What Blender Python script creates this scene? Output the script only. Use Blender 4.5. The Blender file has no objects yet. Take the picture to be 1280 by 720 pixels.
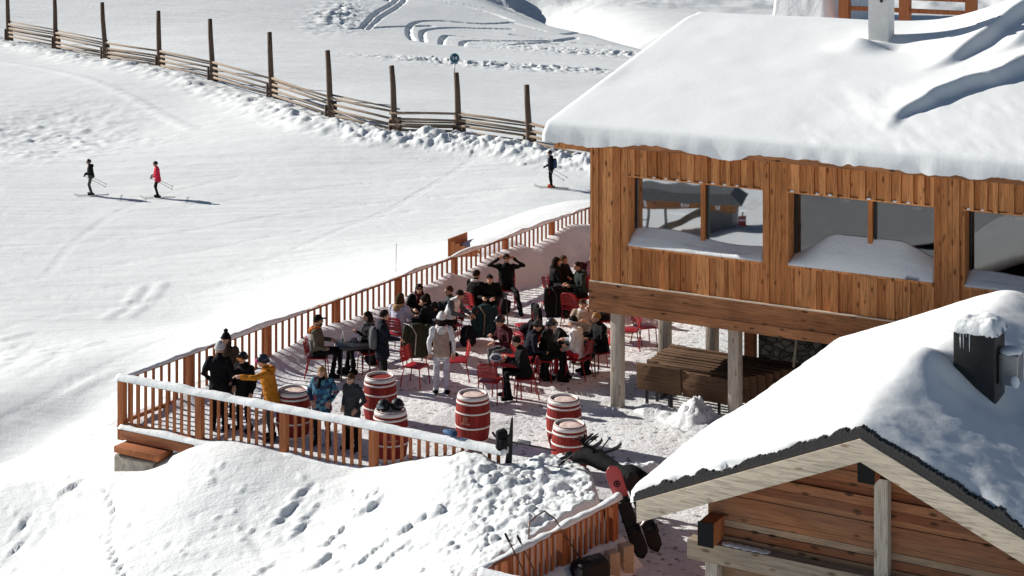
import bpy, bmesh, math, random
import numpy as np
from mathutils import Vector, Matrix, noise as mnoise

random.seed(7)
rng = np.random.default_rng(7)
scene = bpy.context.scene
COL = scene.collection
PI = math.pi

# ------------------------------------------------------------------ view model
F, VH, CZ = 2200.0, -184.0, 11.6          # focal length and horizon row of the photograph, camera height

def W(u, v, z):
    D = (CZ - z) * F / (v - VH)
    return Vector(((u - 640) / F * D, D, z))

def WD(u, v, D):
    return Vector(((u - 640) / F * D, D, CZ - (v - VH) * D / F))

A2 = np.array([.871, -.491]); A2 /= np.linalg.norm(A2)
B2 = np.array([-A2[1], A2[0]])
YAW = math.atan2(A2[1], A2[0])
AV = Vector((A2[0], A2[1], 0)); BV = Vector((B2[0], B2[1], 0))
UP = Vector((0, 0, 1))

# ------------------------------------------------------------------ numpy noise
def _hash(ix, iy, seed):
    h = (ix.astype(np.int64) * 374761393 + iy.astype(np.int64) * 668265263 + seed * 974634217) & 0xffffffff
    h = ((h ^ (h >> 13)) * 1274126177) & 0xffffffff
    h = (h ^ (h >> 16)) & 0xffffff
    return h / float(0xffffff)

def vnoise(x, y, seed=0):
    x = np.asarray(x, float); y = np.asarray(y, float)
    ix = np.floor(x); iy = np.floor(y); fx = x - ix; fy = y - iy
    ix = ix.astype(np.int64); iy = iy.astype(np.int64)
    fx = fx * fx * fx * (fx * (fx * 6 - 15) + 10); fy = fy * fy * fy * (fy * (fy * 6 - 15) + 10)
    a = _hash(ix, iy, seed); b = _hash(ix + 1, iy, seed); c = _hash(ix, iy + 1, seed); d = _hash(ix + 1, iy + 1, seed)
    return (a + (b - a) * fx) * (1 - fy) + (c + (d - c) * fx) * fy - .5

def fbm(x, y, oct=4, seed=0, gain=.5):
    s = 0; a = 1.0; f = 1.0
    for o in range(oct):
        s = s + a * vnoise(x * f + 17.3 * o, y * f - 9.1 * o, seed + o)
        a *= gain; f *= 2.03
    return s

def smooth(a, b, x):
    t = np.clip((np.asarray(x, float) - a) / (b - a), 0, 1)
    return t * t * (3 - 2 * t)

# ------------------------------------------------------------------ materials
_mats = {}
def newmat(name):
    m = bpy.data.materials.new(name); m.use_nodes = True
    nt = m.node_tree; b = nt.nodes['Principled BSDF']
    return m, nt, b

def N(nt, kind, **kw):
    n = nt.nodes.new(kind)
    for k, v in kw.items():
        if k.startswith('i_'):
            key = k[2:]
            n.inputs[int(key) if key.isdigit() else key.replace('_', ' ')].default_value = v
        else:
            setattr(n, k, v)
    return n

def L(nt, a, ao, b, bi):
    nt.links.new(a.outputs[ao], b.inputs[bi])

def coords(nt, scale=(1, 1, 1), kind='Object', rot=(0, 0, 0)):
    tc = N(nt, 'ShaderNodeTexCoord'); mp = N(nt, 'ShaderNodeMapping')
    mp.inputs['Scale'].default_value = scale; mp.inputs['Rotation'].default_value = rot
    L(nt, tc, kind, mp, 'Vector')
    return mp

def ramp(nt, stops):
    r = N(nt, 'ShaderNodeValToRGB')
    el = r.color_ramp.elements
    while len(el) < len(stops): el.new(.5)
    for e, (p, c) in zip(el, stops):
        e.position = p
        e.color = (c, c, c, 1) if isinstance(c, (int, float)) else (*c, 1)
    return r

def mixc(nt, blend='MIX', fac=None):
    m = N(nt, 'ShaderNodeMix'); m.data_type = 'RGBA'; m.blend_type = blend
    if fac is not None: m.inputs[0].default_value = fac
    return m      # inputs 6,7; output 2

def bump_chain(nt, bsdf, items):
    prev = None
    for (node, out, strength, dist) in items:
        b = N(nt, 'ShaderNodeBump'); b.inputs['Strength'].default_value = strength; b.inputs['Distance'].default_value = dist
        L(nt, node, out, b, 'Height')
        if prev: L(nt, prev, 'Normal', b, 'Normal')
        prev = b
    L(nt, prev, 'Normal', bsdf, 'Normal')

def snow_mat(name, col=(.80, .83, .84), grain=1.0, streak=False, rock=False, lump=.03):
    m, nt, b = newmat(name)
    b.inputs['Base Color'].default_value = (*col, 1)
    b.inputs['Roughness'].default_value = .75
    b.inputs['Specular IOR Level'].default_value = .25
    mp = coords(nt)
    n1 = N(nt, 'ShaderNodeTexNoise', i_Scale=14.0, i_Detail=5.0, i_Roughness=.65); L(nt, mp, 0, n1, 'Vector')
    n2 = N(nt, 'ShaderNodeTexNoise', i_Scale=1.6, i_Detail=4.0, i_Roughness=.6); L(nt, mp, 0, n2, 'Vector')
    items = [(n2, 'Fac', .5 * grain, lump * 2), (n1, 'Fac', .5 * grain, lump)]
    if streak:
        ms = coords(nt, (.10, 1.3, .6), rot=(0, 0, .06))
        n3 = N(nt, 'ShaderNodeTexNoise', i_Scale=1.5, i_Detail=5.0, i_Roughness=.7); L(nt, ms, 0, n3, 'Vector')
        items.append((n3, 'Fac', .6, .07))
        r = ramp(nt, [(.3, (.73, .76, .775)), (.62, (.82, .845, .85))]); L(nt, n3, 'Fac', r, 'Fac')
        L(nt, r, 'Color', b, 'Base Color')
        if rock:
            tc = N(nt, 'ShaderNodeTexCoord'); sx = N(nt, 'ShaderNodeSeparateXYZ'); L(nt, tc, 'Object', sx, 0)
            far = N(nt, 'ShaderNodeMapRange'); far.inputs[1].default_value = 222; far.inputs[2].default_value = 262
            L(nt, sx, 'Y', far, 0)
            mr = coords(nt, (.16, .05, .2), rot=(0, 0, .5))
            nr = N(nt, 'ShaderNodeTexNoise', i_Scale=2.4, i_Detail=8.0, i_Roughness=.72); L(nt, mr, 0, nr, 'Vector')
            rr = ramp(nt, [(.50, 0), (.64, 1)]); L(nt, nr, 'Fac', rr, 'Fac')
            mul = N(nt, 'ShaderNodeMath', operation='MULTIPLY'); L(nt, rr, 'Color', mul, 0); L(nt, far, 0, mul, 1)
            mx = mixc(nt); L(nt, mul, 0, mx, 0); L(nt, r, 'Color', mx, 6); mx.inputs[7].default_value = (.30, .31, .33, 1)
            L(nt, mx, 2, b, 'Base Color')
    bump_chain(nt, b, items)
    return m

def wood_mat(name, c0, c1, dark, axis='z', knots=True, grain=9.0, rough=.75, weather=None, blotch=.55):
    """boards: tone per board (islands), grain along one axis, small knots"""
    m, nt, b = newmat(name)
    st = {'z': (1, 1, .06), 'x': (.06, 1, 1), 'y': (1, .06, 1)}[axis]
    mp = coords(nt, st)
    g = N(nt, 'ShaderNodeTexNoise', i_Scale=grain * 4, i_Detail=6.0, i_Roughness=.65); L(nt, mp, 0, g, 'Vector')
    geo = N(nt, 'ShaderNodeNewGeometry')
    rnd = ramp(nt, [(0, c0), (1, c1)]); L(nt, geo, 'Random Per Island', rnd, 'Fac')
    gr = ramp(nt, [(.32, .45), (.55, 1.0), (.75, 1.12)]); L(nt, g, 'Fac', gr, 'Fac')
    mul = mixc(nt, 'MULTIPLY', 1.0); L(nt, rnd, 'Color', mul, 6); L(nt, gr, 'Color', mul, 7)
    last, lo = mul, 2
    # long blotches of weathering
    mp2 = coords(nt, tuple(.5 if s == 1 else .25 for s in st))
    bl = N(nt, 'ShaderNodeTexNoise', i_Scale=3.0, i_Detail=3.0); L(nt, mp2, 0, bl, 'Vector')
    br = ramp(nt, [(.35, 0), (.7, blotch)]); L(nt, bl, 'Fac', br, 'Fac')
    mx = mixc(nt); L(nt, br, 'Color', mx, 0); L(nt, last, lo, mx, 6)
    mx.inputs[7].default_value = (*(weather or dark), 1); last = mx
    if knots:
        mk = coords(nt, tuple(7 if s == 1 else 2.6 for s in st))
        v = N(nt, 'ShaderNodeTexVoronoi', i_Scale=1.0, i_Randomness=1.0); L(nt, mk, 0, v, 'Vector')
        kr = ramp(nt, [(.10, 1), (.22, 0)]); L(nt, v, 'Distance', kr, 'Fac')
        mk2 = mixc(nt); L(nt, kr, 'Color', mk2, 0); L(nt, last, 2, mk2, 6); mk2.inputs[7].default_value = (*dark, 1); last = mk2
    L(nt, last, 2, b, 'Base Color')
    b.inputs['Roughness'].default_value = rough
    b.inputs['Specular IOR Level'].default_value = .25
    bump_chain(nt, b, [(g, 'Fac', .35, .01)])
    return m

def plain(name, col, rough=.5, metal=0.0, var=.25, scale=8.0, bump=.15, spec=.5, dist=.01):
    key = (name,)
    if key in _mats: return _mats[key]
    m, nt, b = newmat(name)
    mp = coords(nt)
    n = N(nt, 'ShaderNodeTexNoise', i_Scale=scale, i_Detail=4.0, i_Roughness=.6); L(nt, mp, 0, n, 'Vector')
    r = ramp(nt, [(.25, tuple(c * (1 - var) for c in col)), (.75, tuple(min(1, c * (1 + var)) for c in col))])
    L(nt, n, 'Fac', r, 'Fac'); L(nt, r, 'Color', b, 'Base Color')
    b.inputs['Roughness'].default_value = rough; b.inputs['Metallic'].default_value = metal
    b.inputs['Specular IOR Level'].default_value = spec
    if bump: bump_chain(nt, b, [(n, 'Fac', bump, dist)])
    _mats[key] = m
    return m

def cloth(col):
    key = ('cloth',) + tuple(round(c, 3) for c in col)
    if key in _mats: return _mats[key]
    m, nt, b = newmat('cloth')
    mp = coords(nt)
    n = N(nt, 'ShaderNodeTexNoise', i_Scale=9.0, i_Detail=5.0, i_Roughness=.6, i_Distortion=.8); L(nt, mp, 0, n, 'Vector')
    r = ramp(nt, [(.3, tuple(c * .72 for c in col)), (.7, tuple(min(1, c * 1.2) for c in col))])
    L(nt, n, 'Fac', r, 'Fac'); L(nt, r, 'Color', b, 'Base Color')
    b.inputs['Roughness'].default_value = .82; b.inputs['Specular IOR Level'].default_value = .12
    bump_chain(nt, b, [(n, 'Fac', .6, .03)])
    _mats[key] = m
    return m

M = {}
M['snow'] = snow_mat('snow_slope', streak=True, rock=True)
M['snow_roof'] = snow_mat('snow_roof', (.875, .90, .91), grain=.35, lump=.02)
M['snow_bank'] = snow_mat('snow_bank', (.79, .80, .82), grain=1.3, lump=.04)
M['snow_cap'] = snow_mat('snow_cap', (.875, .90, .91), grain=.8)
M['facade'] = wood_mat('facade_larch', (.50, .18, .057), (.86, .39, .15), (.20, .07, .025), 'z', blotch=.25)
M['beamwood'] = wood_mat('beam_larch', (.47, .195, .085), (.58, .26, .115), (.09, .045, .022), 'x')
M['hutwood'] = wood_mat('hut_planks', (.23, .068, .026), (.44, .185, .085), (.07, .03, .016), 'x', weather=(.24, .14, .09))
M['hutgrey'] = wood_mat('hut_planks_weathered', (.24, .12, .065), (.46, .31, .20), (.08, .045, .028), 'x', weather=(.30, .22, .16), grain=12)
M['greybeam'] = wood_mat('weathered_beam', (.40, .31, .22), (.46, .37, .28), (.16, .11, .07), 'x', weather=(.27, .22, .17))
M['palewood'] = wood_mat('pale_board', (.80, .65, .48), (.88, .76, .60), (.42, .30, .2), 'x', weather=(.76, .62, .47), blotch=.4)
M['paleup'] = wood_mat('pale_post', (.56, .48, .39), (.68, .60, .50), (.32, .24, .17), 'z', weather=(.46, .41, .35), blotch=.4)
M['railwood'] = wood_mat('railing_wood', (.40, .125, .042), (.54, .19, .075), (.14, .045, .02), 'z', knots=False, blotch=.3)
M['railtop'] = wood_mat('railing_top', (.32, .11, .045), (.40, .16, .075), (.12, .045, .02), 'x', knots=False, blotch=.3)
M['oldwood'] = wood_mat('grey_brown_pole', (.09, .055, .036), (.16, .10, .07), (.03, .02, .014), 'z', weather=(.12, .09, .07))
M['oldrail'] = wood_mat('grey_brown_rail', (.20, .14, .10), (.36, .28, .21), (.07, .05, .035), 'x', weather=(.26, .21, .17))
M['planks'] = wood_mat('table_plank', (.13, .068, .036), (.21, .12, .068), (.05, .028, .016), 'x')
M['endgrain'] = plain('block_wood', (.52, .38, .25), .8, scale=20)
M['slate'] = plain('bitumen_slate', (.055, .052, .05), .9, scale=30, bump=.8, dist=.02)
M['black_metal'] = plain('black_metal', (.02, .02, .021), .45, .3)
M['grey_metal'] = plain('grey_metal', (.30, .30, .31), .4, .7)
M['alu'] = plain('bare_metal', (.45, .43, .40), .35, .8)
M['cap_black'] = plain('charred_black', (.012, .012, .013), .8, spec=.2)
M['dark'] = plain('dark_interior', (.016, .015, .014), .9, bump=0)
M['white_render'] = plain('white_render', (.72, .71, .69), .85, var=.08, scale=12, bump=.3)
M['red_paint'] = plain('red_chair_paint', (.32, .008, .010), .42, var=.15)
M['barrel_red'] = wood_mat('barrel_stave', (.27, .022, .016), (.36, .034, .025), (.13, .012, .010), 'z', knots=False)
M['barrel_white'] = plain('barrel_hoop', (.72, .67, .64), .5, var=.12)
M['emblem'] = plain('barrel_emblem', (.50, .24, .17), .6, var=.1, bump=0)
M['rubber'] = plain('black_plastic', (.010, .010, .011), .55, var=.2, spec=.3)
M['black_cloth'] = cloth((.014, .014, .016))
M['ski_red'] = plain('coral_topsheet', (.55, .085, .09), .35, var=.06, bump=0)
M['ski_orange'] = plain('orange_red_plastic', (.6, .08, .03), .4, var=.06, bump=0)
M['white_plastic'] = plain('white_plastic', (.72, .74, .78), .35, var=.06, bump=0)
M['blue'] = plain('blue_fabric', (.04, .13, .28), .7)
M['sign_blue'] = plain('piste_sign_blue', (.02, .09, .14), .4, var=.05, bump=0)
M['stone'] = plain('dark_stone', (.16, .15, .135), .9, scale=5, bump=.8, var=.5, dist=.04)
M['lens'] = plain('dark_lens', (.01, .01, .012), .08, var=.1, bump=0)
M['skin'] = plain('skin', (.52, .29, .20), .55, var=.08, scale=20, bump=.05)
M['lip'] = plain('lip', (.35, .12, .10), .5, bump=0)
M['eye'] = plain('eye_dark', (.02, .015, .012), .3, bump=0)
M['paper'] = plain('white_paper', (.78, .78, .76), .7, var=.04, bump=0)
M['beer'] = plain('amber_beer', (.55, .22, .04), .15, var=.1, bump=0)
M['foam'] = plain('pale_foam', (.75, .68, .55), .8, var=.05, bump=0)

def floor_mat():
    m, nt, b = newmat('trodden_snow')
    mp = coords(nt)
    n1 = N(nt, 'ShaderNodeTexNoise', i_Scale=6.0, i_Detail=4.0, i_Roughness=.6); L(nt, mp, 0, n1, 'Vector')
    n2 = N(nt, 'ShaderNodeTexNoise', i_Scale=.55, i_Detail=3.0); L(nt, mp, 0, n2, 'Vector')
    base = ramp(nt, [(.30, (.58, .58, .60)), (.46, (.76, .765, .775)), (.66, (.82, .83, .845))]); L(nt, n2, 'Fac', base, 'Fac')
    sp = ramp(nt, [(.36, .9), (.42, 0)]); L(nt, n1, 'Fac', sp, 'Fac')  # dark specks: dirt, and shadow of the dimples put into the colour
    mx = mixc(nt); L(nt, sp, 'Color', mx, 0); L(nt, base, 'Color', mx, 6); mx.inputs[7].default_value = (.20, .18, .17, 1)
    L(nt, mx, 2, b, 'Base Color')
    b.inputs['Roughness'].default_value = .85; b.inputs['Specular IOR Level'].default_value = .2
    n3 = N(nt, 'ShaderNodeTexNoise', i_Scale=22.0, i_Detail=4.0); L(nt, mp, 0, n3, 'Vector')
    bump_chain(nt, b, [(n1, 'Fac', .6, .07), (n3, 'Fac', .5, .02)])
    return m
M['floor'] = floor_mat()

def stone_mat():
    m, nt, b = newmat('rubble_stone')
    mp = coords(nt, (1, 1, 1.35))
    v = N(nt, 'ShaderNodeTexVoronoi', i_Scale=5.5); v.feature = 'F1'; L(nt, mp, 0, v, 'Vector')
    v2 = N(nt, 'ShaderNodeTexVoronoi', i_Scale=5.5); v2.feature = 'DISTANCE_TO_EDGE'; L(nt, mp, 0, v2, 'Vector')
    r = ramp(nt, [(0, (.07, .065, .06)), (1, (.22, .205, .185))]); L(nt, v, 'Color', r, 'Fac')
    e = ramp(nt, [(.02, 0), (.10, 1)]); L(nt, v2, 'Distance', e, 'Fac')
    mx = mixc(nt); L(nt, e, 'Color', mx, 0); mx.inputs[6].default_value = (.05, .045, .04, 1); L(nt, r, 'Color', mx, 7)
    L(nt, mx, 2, b, 'Base Color'); b.inputs['Roughness'].default_value = .9
    bump_chain(nt, b, [(e, 'Color', .9, .06)])
    return m
M['rubble'] = stone_mat()

def floral_mat():
    m, nt, b = newmat('floral_jacket')
    mp = coords(nt)
    v = N(nt, 'ShaderNodeTexVoronoi', i_Scale=15.0, i_Randomness=1.0); L(nt, mp, 0, v, 'Vector')
    sep = N(nt, 'ShaderNodeSeparateColor'); L(nt, v, 'Color', sep, 0)
    r = ramp(nt, [(0, (.012, .04, .09)), (.35, (.03, .14, .26)), (.55, (.10, .28, .36)), (.75, (.012, .04, .08)), (.9, (.42, .05, .09))])
    r.color_ramp.interpolation = 'CONSTANT'
    L(nt, sep, 0, r, 'Fac'); L(nt, r, 'Color', b, 'Base Color'); b.inputs['Roughness'].default_value = .8
    return m
M['floral'] = floral_mat()

def glass_mat(refl=.3, tint=.8):
    m, nt, b = newmat('window_glass')
    for n in list(nt.nodes):
        if n.type != 'OUTPUT_MATERIAL': nt.nodes.remove(n)
    out = [n for n in nt.nodes if n.type == 'OUTPUT_MATERIAL'][0]
    d = N(nt, 'ShaderNodeBsdfTransparent'); d.inputs[0].default_value = (tint, tint, tint * 1.01, 1)
    g = N(nt, 'ShaderNodeBsdfGlossy'); g.inputs['Roughness'].default_value = .015; g.inputs[0].default_value = (.95, .97, 1, 1)
    mx = N(nt, 'ShaderNodeMixShader'); mx.inputs[0].default_value = refl
    L(nt, d, 0, mx, 1); L(nt, g, 0, mx, 2); L(nt, mx, 0, out, 0)
    mp = coords(nt, (1, 1, 1)); n = N(nt, 'ShaderNodeTexNoise', i_Scale=1.2, i_Detail=1.0); L(nt, mp, 0, n, 'Vector')
    bp = N(nt, 'ShaderNodeBump'); bp.inputs['Strength'].default_value = .03; bp.inputs['Distance'].default_value = .05
    L(nt, n, 'Fac', bp, 'Height'); L(nt, bp, 0, g, 'Normal')
    return m
M['glass'] = glass_mat(.5, .5)
M['glass_dim'] = glass_mat(.075)

# ------------------------------------------------------------------ mesh builder
class MB:
    def __init__(self):
        self.v = []; self.f = []; self.m = []; self.s = []
    def add(self, verts, faces, mat=0, smooth=False):
        o = len(self.v)
        self.v.extend([tuple(p) for p in verts])
        for f in faces:
            self.f.append([i + o for i in f]); self.m.append(mat); self.s.append(smooth)
        return self
    def box(self, c, s, rot=None, mat=0, taper=None):
        hx, hy, hz = s[0] / 2, s[1] / 2, s[2] / 2
        t = taper or (1, 1)
        pts = [(-hx, -hy, -hz), (hx, -hy, -hz), (hx, hy, -hz), (-hx, hy, -hz),
               (-hx * t[0], -hy * t[1], hz), (hx * t[0], -hy * t[1], hz), (hx * t[0], hy * t[1], hz), (-hx * t[0], hy * t[1], hz)]
        c = Vector(c)
        P = [(rot @ Vector(p) if rot else Vector(p)) + c for p in pts]
        return self.add(P, [(3, 2, 1, 0), (4, 5, 6, 7), (0, 1, 5, 4), (1, 2, 6, 5), (2, 3, 7, 6), (3, 0, 4, 7)], mat)
    def bbox(self, lo, hi, mat=0):
        return self.box(((lo[0] + hi[0]) / 2, (lo[1] + hi[1]) / 2, (lo[2] + hi[2]) / 2), (hi[0] - lo[0], hi[1] - lo[1], hi[2] - lo[2]), mat=mat)
    def rbox(self, c, s, r=.02, rot=None, mat=0, seg=2):
        bm = bmesh.new(); bmesh.ops.create_cube(bm, size=1)
        bmesh.ops.scale(bm, vec=s, verts=bm.verts)
        bmesh.ops.bevel(bm, geom=bm.edges[:], offset=min(r, min(s) * .49), segments=seg, affect='EDGES', profile=.5)
        bm.verts.index_update()
        c = Vector(c)
        P = [(rot @ v.co if rot else v.co.copy()) + c for v in bm.verts]
        Fs = [[v.index for v in f.verts] for f in bm.faces]
        bm.free()
        return self.add(P, Fs, mat, True)
    def bar(self, p, q, w, h, mat=0, up=None, jit=0):
        p = Vector(p); q = Vector(q); d = (q - p); ln = d.length
        if ln < 1e-6: return self
        d.normalize(); u = Vector(up) if up else (UP if abs(d.z) < .95 else Vector((0, 1, 0)))
        s = d.cross(u).normalized(); u = s.cross(d).normalized()
        R = Matrix((s, d, u)).transposed()
        return self.box((p + q) / 2, (w, ln, h), R, mat)
    def tube(self, pts, rad, n=8, mat=0, cap=True, round_=False, flat=1.0, side=None):
        pts = [Vector(p) for p in pts]
        if not isinstance(rad, (list, tuple)): rad = [rad] * len(pts)
        rad = list(rad)
        if round_:
            d0 = (pts[0] - pts[1]).normalized(); d1 = (pts[-1] - pts[-2]).normalized()
            r0, r1 = rad[0], rad[-1]
            pre = [pts[0] + d0 * r0 * math.sin(a) for a in (1.45, 1.0, .5)]; prr = [r0 * math.cos(a) for a in (1.45, 1.0, .5)]
            pos = [pts[-1] + d1 * r1 * math.sin(a) for a in (.5, 1.0, 1.45)]; por = [r1 * math.cos(a) for a in (.5, 1.0, 1.45)]
            pts = pre + pts + pos; rad = prr + rad + por
        verts = []; ref = None
        for i, p in enumerate(pts):
            a = pts[max(0, i - 1)]; b = pts[min(len(pts) - 1, i + 1)]
            d = (b - a)
            d = d.normalized() if d.length > 1e-9 else Vector((0, 0, 1))
            if side is not None: s = Vector(side) - d * d.dot(Vector(side)); s.normalize()
            elif ref is None:
                t = UP if abs(d.z) < .9 else Vector((1, 0, 0)); s = d.cross(t).normalized()
            else:
                s = ref - d * d.dot(ref); s.normalize()
            ref = s; u = d.cross(s)
            for k in range(n):
                t = 2 * PI * k / n
                verts.append(p + s * math.cos(t) * rad[i] + u * math.sin(t) * rad[i] * flat)
        faces = []
        for i in range(len(pts) - 1):
            for k in range(n):
                faces.append((i * n + k, i * n + (k + 1) % n, (i + 1) * n + (k + 1) % n, (i + 1) * n + k))
        if cap:
            faces.append(tuple(range(n - 1, -1, -1))); faces.append(tuple((len(pts) - 1) * n + k for k in range(n)))
        return self.add(verts, faces, mat, True)
    def ball(self, c, r, mat=0, nu=12, nv=8, R=None):
        r = (r, r, r) if not isinstance(r, (tuple, list)) else r
        c = Vector(c); verts = [Vector((0, 0, -r[2]))]
        for i in range(1, nv):
            a = -PI / 2 + PI * i / nv
            for k in range(nu):
                t = 2 * PI * k / nu
                verts.append(Vector((r[0] * math.cos(a) * math.cos(t), r[1] * math.cos(a) * math.sin(t), r[2] * math.sin(a))))
        verts.append(Vector((0, 0, r[2])))
        faces = [(0, 1 + (k + 1) % nu, 1 + k) for k in range(nu)]
        for i in range(nv - 2):
            for k in range(nu):
                a = 1 + i * nu + k; b = 1 + i * nu + (k + 1) % nu
                faces.append((a, b, b + nu, a + nu))
        e = len(verts) - 1; o = 1 + (nv - 2) * nu
        faces += [(o + k, o + (k + 1) % nu, e) for k in range(nu)]
        return self.add([(R @ v if R else v) + c for v in verts], faces, mat, True)
    def lathe(self, prof, n=24, c=(0, 0, 0), mat=0, capb=True, capt=True, smooth=True):
        c = Vector(c); verts = []
        for r, z in prof:
            for k in range(n):
                t = 2 * PI * k / n; verts.append(c + Vector((r * math.cos(t), r * math.sin(t), z)))
        faces = []
        for i in range(len(prof) - 1):
            for k in range(n):
                faces.append((i * n + k, i * n + (k + 1) % n, (i + 1) * n + (k + 1) % n, (i + 1) * n + k))
        if capb: faces.append(tuple(range(n - 1, -1, -1)))
        if capt: faces.append(tuple((len(prof) - 1) * n + k for k in range(n)))
        return self.add(verts, faces, mat, smooth)
    def loft(self, rings, n=14, mat=0):
        """rings: (centre, side vector, front vector) already scaled"""
        verts = []
        for c, s, f in rings:
            for k in range(n):
                t = 2 * PI * k / n; verts.append(Vector(c) + Vector(s) * math.cos(t) + Vector(f) * math.sin(t))
        faces = []
        for i in range(len(rings) - 1):
            for k in range(n):
                faces.append((i * n + k, i * n + (k + 1) % n, (i + 1) * n + (k + 1) % n, (i + 1) * n + k))
        faces.append(tuple(range(n - 1, -1, -1))); faces.append(tuple((len(rings) - 1) * n + k for k in range(n)))
        return self.add(verts, faces, mat, True)
    def prism(self, poly, y0, y1, mat=0):
        """outline in xz, extruded along y"""
        n = len(poly)
        verts = [(x, y0, z) for x, z in poly] + [(x, y1, z) for x, z in poly]
        faces = [tuple(range(n)), tuple(range(2 * n - 1, n - 1, -1))] + [(i, i + n, (i + 1) % n + n, (i + 1) % n) for i in range(n)]
        return self.add(verts, faces, mat)
    def build(self, name, mats, parent=None, loc=None):
        me = bpy.data.meshes.new(name)
        me.from_pydata(self.v, [], self.f); me.update()
        mats = mats if isinstance(mats, (list, tuple)) else [mats]
        for m in mats: me.materials.append(m)
        me.polygons.foreach_set('material_index', np.array(self.m, dtype=np.int32))
        me.polygons.foreach_set('use_smooth', np.array(self.s, dtype=bool))
        bm = bmesh.new(); bm.from_mesh(me); bmesh.ops.recalc_face_normals(bm, faces=bm.faces); bm.to_mesh(me); bm.free()
        me.update()
        o = bpy.data.objects.new(name, me); COL.objects.link(o)
        if parent: o.parent = parent
        if loc is not None: o.location = loc
        return o

def grid_obj(name, X, Y, Z, mat, parent=None, mask=None, skirt=None, smooth_=True):
    """heightfield; X,Y,Z arrays (rows, cols); skirt = array of bottom heights closes the sides"""
    r, c = Z.shape
    verts = np.stack([X, Y, Z], -1).reshape(-1, 3)
    idx = np.arange(r * c).reshape(r, c)
    q = np.stack([idx[:-1, :-1], idx[:-1, 1:], idx[1:, 1:], idx[1:, :-1]], -1).reshape(-1, 4)
    if mask is not None:
        mk = (mask[:-1, :-1] & mask[:-1, 1:] & mask[1:, 1:] & mask[1:, :-1]).reshape(-1)
        q = q[mk]
    faces = q
    if skirt is not None:
        b = np.stack([X, Y, np.broadcast_to(skirt, Z.shape)], -1).reshape(-1, 3)
        loop = np.concatenate([idx[0, :], idx[1:, -1], idx[-1, -2::-1], idx[-2:0:-1, 0]])
        base = len(verts); vb = b[loop]; verts = np.concatenate([verts, vb])
        k = len(loop); j = np.arange(k); jn = (j + 1) % k
        sk = np.stack([loop, base + j, base + jn, loop[jn]], -1)
        faces = np.concatenate([q, sk])
    me = bpy.data.meshes.new(name)
    me.vertices.add(len(verts)); me.vertices.foreach_set('co', verts.astype(np.float32).ravel())
    me.loops.add(len(faces) * 4); me.loops.foreach_set('vertex_index', faces.astype(np.int32).ravel())
    me.polygons.add(len(faces)); me.polygons.foreach_set('loop_start', np.arange(0, len(faces) * 4, 4, dtype=np.int32))
    me.polygons.foreach_set('use_smooth', np.full(len(faces), smooth_))
    me.update(calc_edges=True); me.validate()
    me.materials.append(mat)
    o = bpy.data.objects.new(name, me); COL.objects.link(o)
    if parent: o.parent = parent
    return o

def tag(o, label=None, cat=None, group=None, kind=None):
    if label: o['label'] = label
    if cat: o['category'] = cat
    if group: o['group'] = group
    if kind: o['kind'] = kind
    return o

def thing(name, label, cat, loc=(0, 0, 0), yaw=0.0, group=None):
    o = bpy.data.objects.new(name, None); COL.objects.link(o)
    o.empty_display_size = .2
    o.location = loc; o.rotation_euler = (0, 0, yaw)
    return tag(o, label, cat, group)

def dup(root, loc, yaw, label=None, group=None):
    r = root.copy(); COL.objects.link(r); r.location = loc; r.rotation_euler = (0, 0, yaw)
    if label: r['label'] = label
    if group: r['group'] = group
    for ch in list(root.children):
        c = ch.copy(); COL.objects.link(c); c.parent = r
        for g in list(ch.children):
            d = g.copy(); COL.objects.link(d); d.parent = c
    return r
# ------------------------------------------------------------------ camera, sky, sun
cd = bpy.data.cameras.new('camera'); cam = bpy.data.objects.new('camera', cd); COL.objects.link(cam)
cam.location = (0, 0, CZ); cam.rotation_euler = (math.radians(90), 0, 0)
cd.sensor_width = 36; cd.lens = 36 * F / 1280; cd.shift_y = -(360 - VH) / 1280
cd.clip_start = .5; cd.clip_end = 5000
scene.camera = cam

SUN_TO = Vector((-.885, .466, 0)).normalized(); SUN_EL = math.radians(24.5)
sd = bpy.data.lights.new('sun', 'SUN'); sd.energy = 5.0; sd.angle = math.radians(.53); sd.color = (1.0, .955, .88)
so = bpy.data.objects.new('sun', sd); COL.objects.link(so)
dirv = -(SUN_TO * math.cos(SUN_EL) + UP * math.sin(SUN_EL))
so.rotation_euler = dirv.to_track_quat('-Z', 'Y').to_euler()
so.location = (-30, 30, 40)
world = bpy.data.worlds.new('World'); scene.world = world; world.use_nodes = True
wn = world.node_tree; bg = wn.nodes['Background']
sky = wn.nodes.new('ShaderNodeTexSky'); sky.sky_type = 'NISHITA'; sky.sun_disc = False
sky.sun_elevation = SUN_EL; sky.sun_rotation = math.atan2(SUN_TO.x, SUN_TO.y)
sky.altitude = 2000; sky.air_density = 1.0; sky.dust_density = .6; sky.ozone_density = .6
wn.links.new(sky.outputs[0], bg.inputs[0]); bg.inputs[1].default_value = .045
scene.view_settings.view_transform = 'Standard'; scene.view_settings.look = 'None'
scene.view_settings.gamma = 1.0; scene.view_settings.exposure = .38; scene.view_settings.use_curve_mapping = False
scene.render.engine = 'CYCLES'
scene.cycles.max_bounces = 8; scene.cycles.diffuse_bounces = 4
scene.cycles.use_denoising = True

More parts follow.
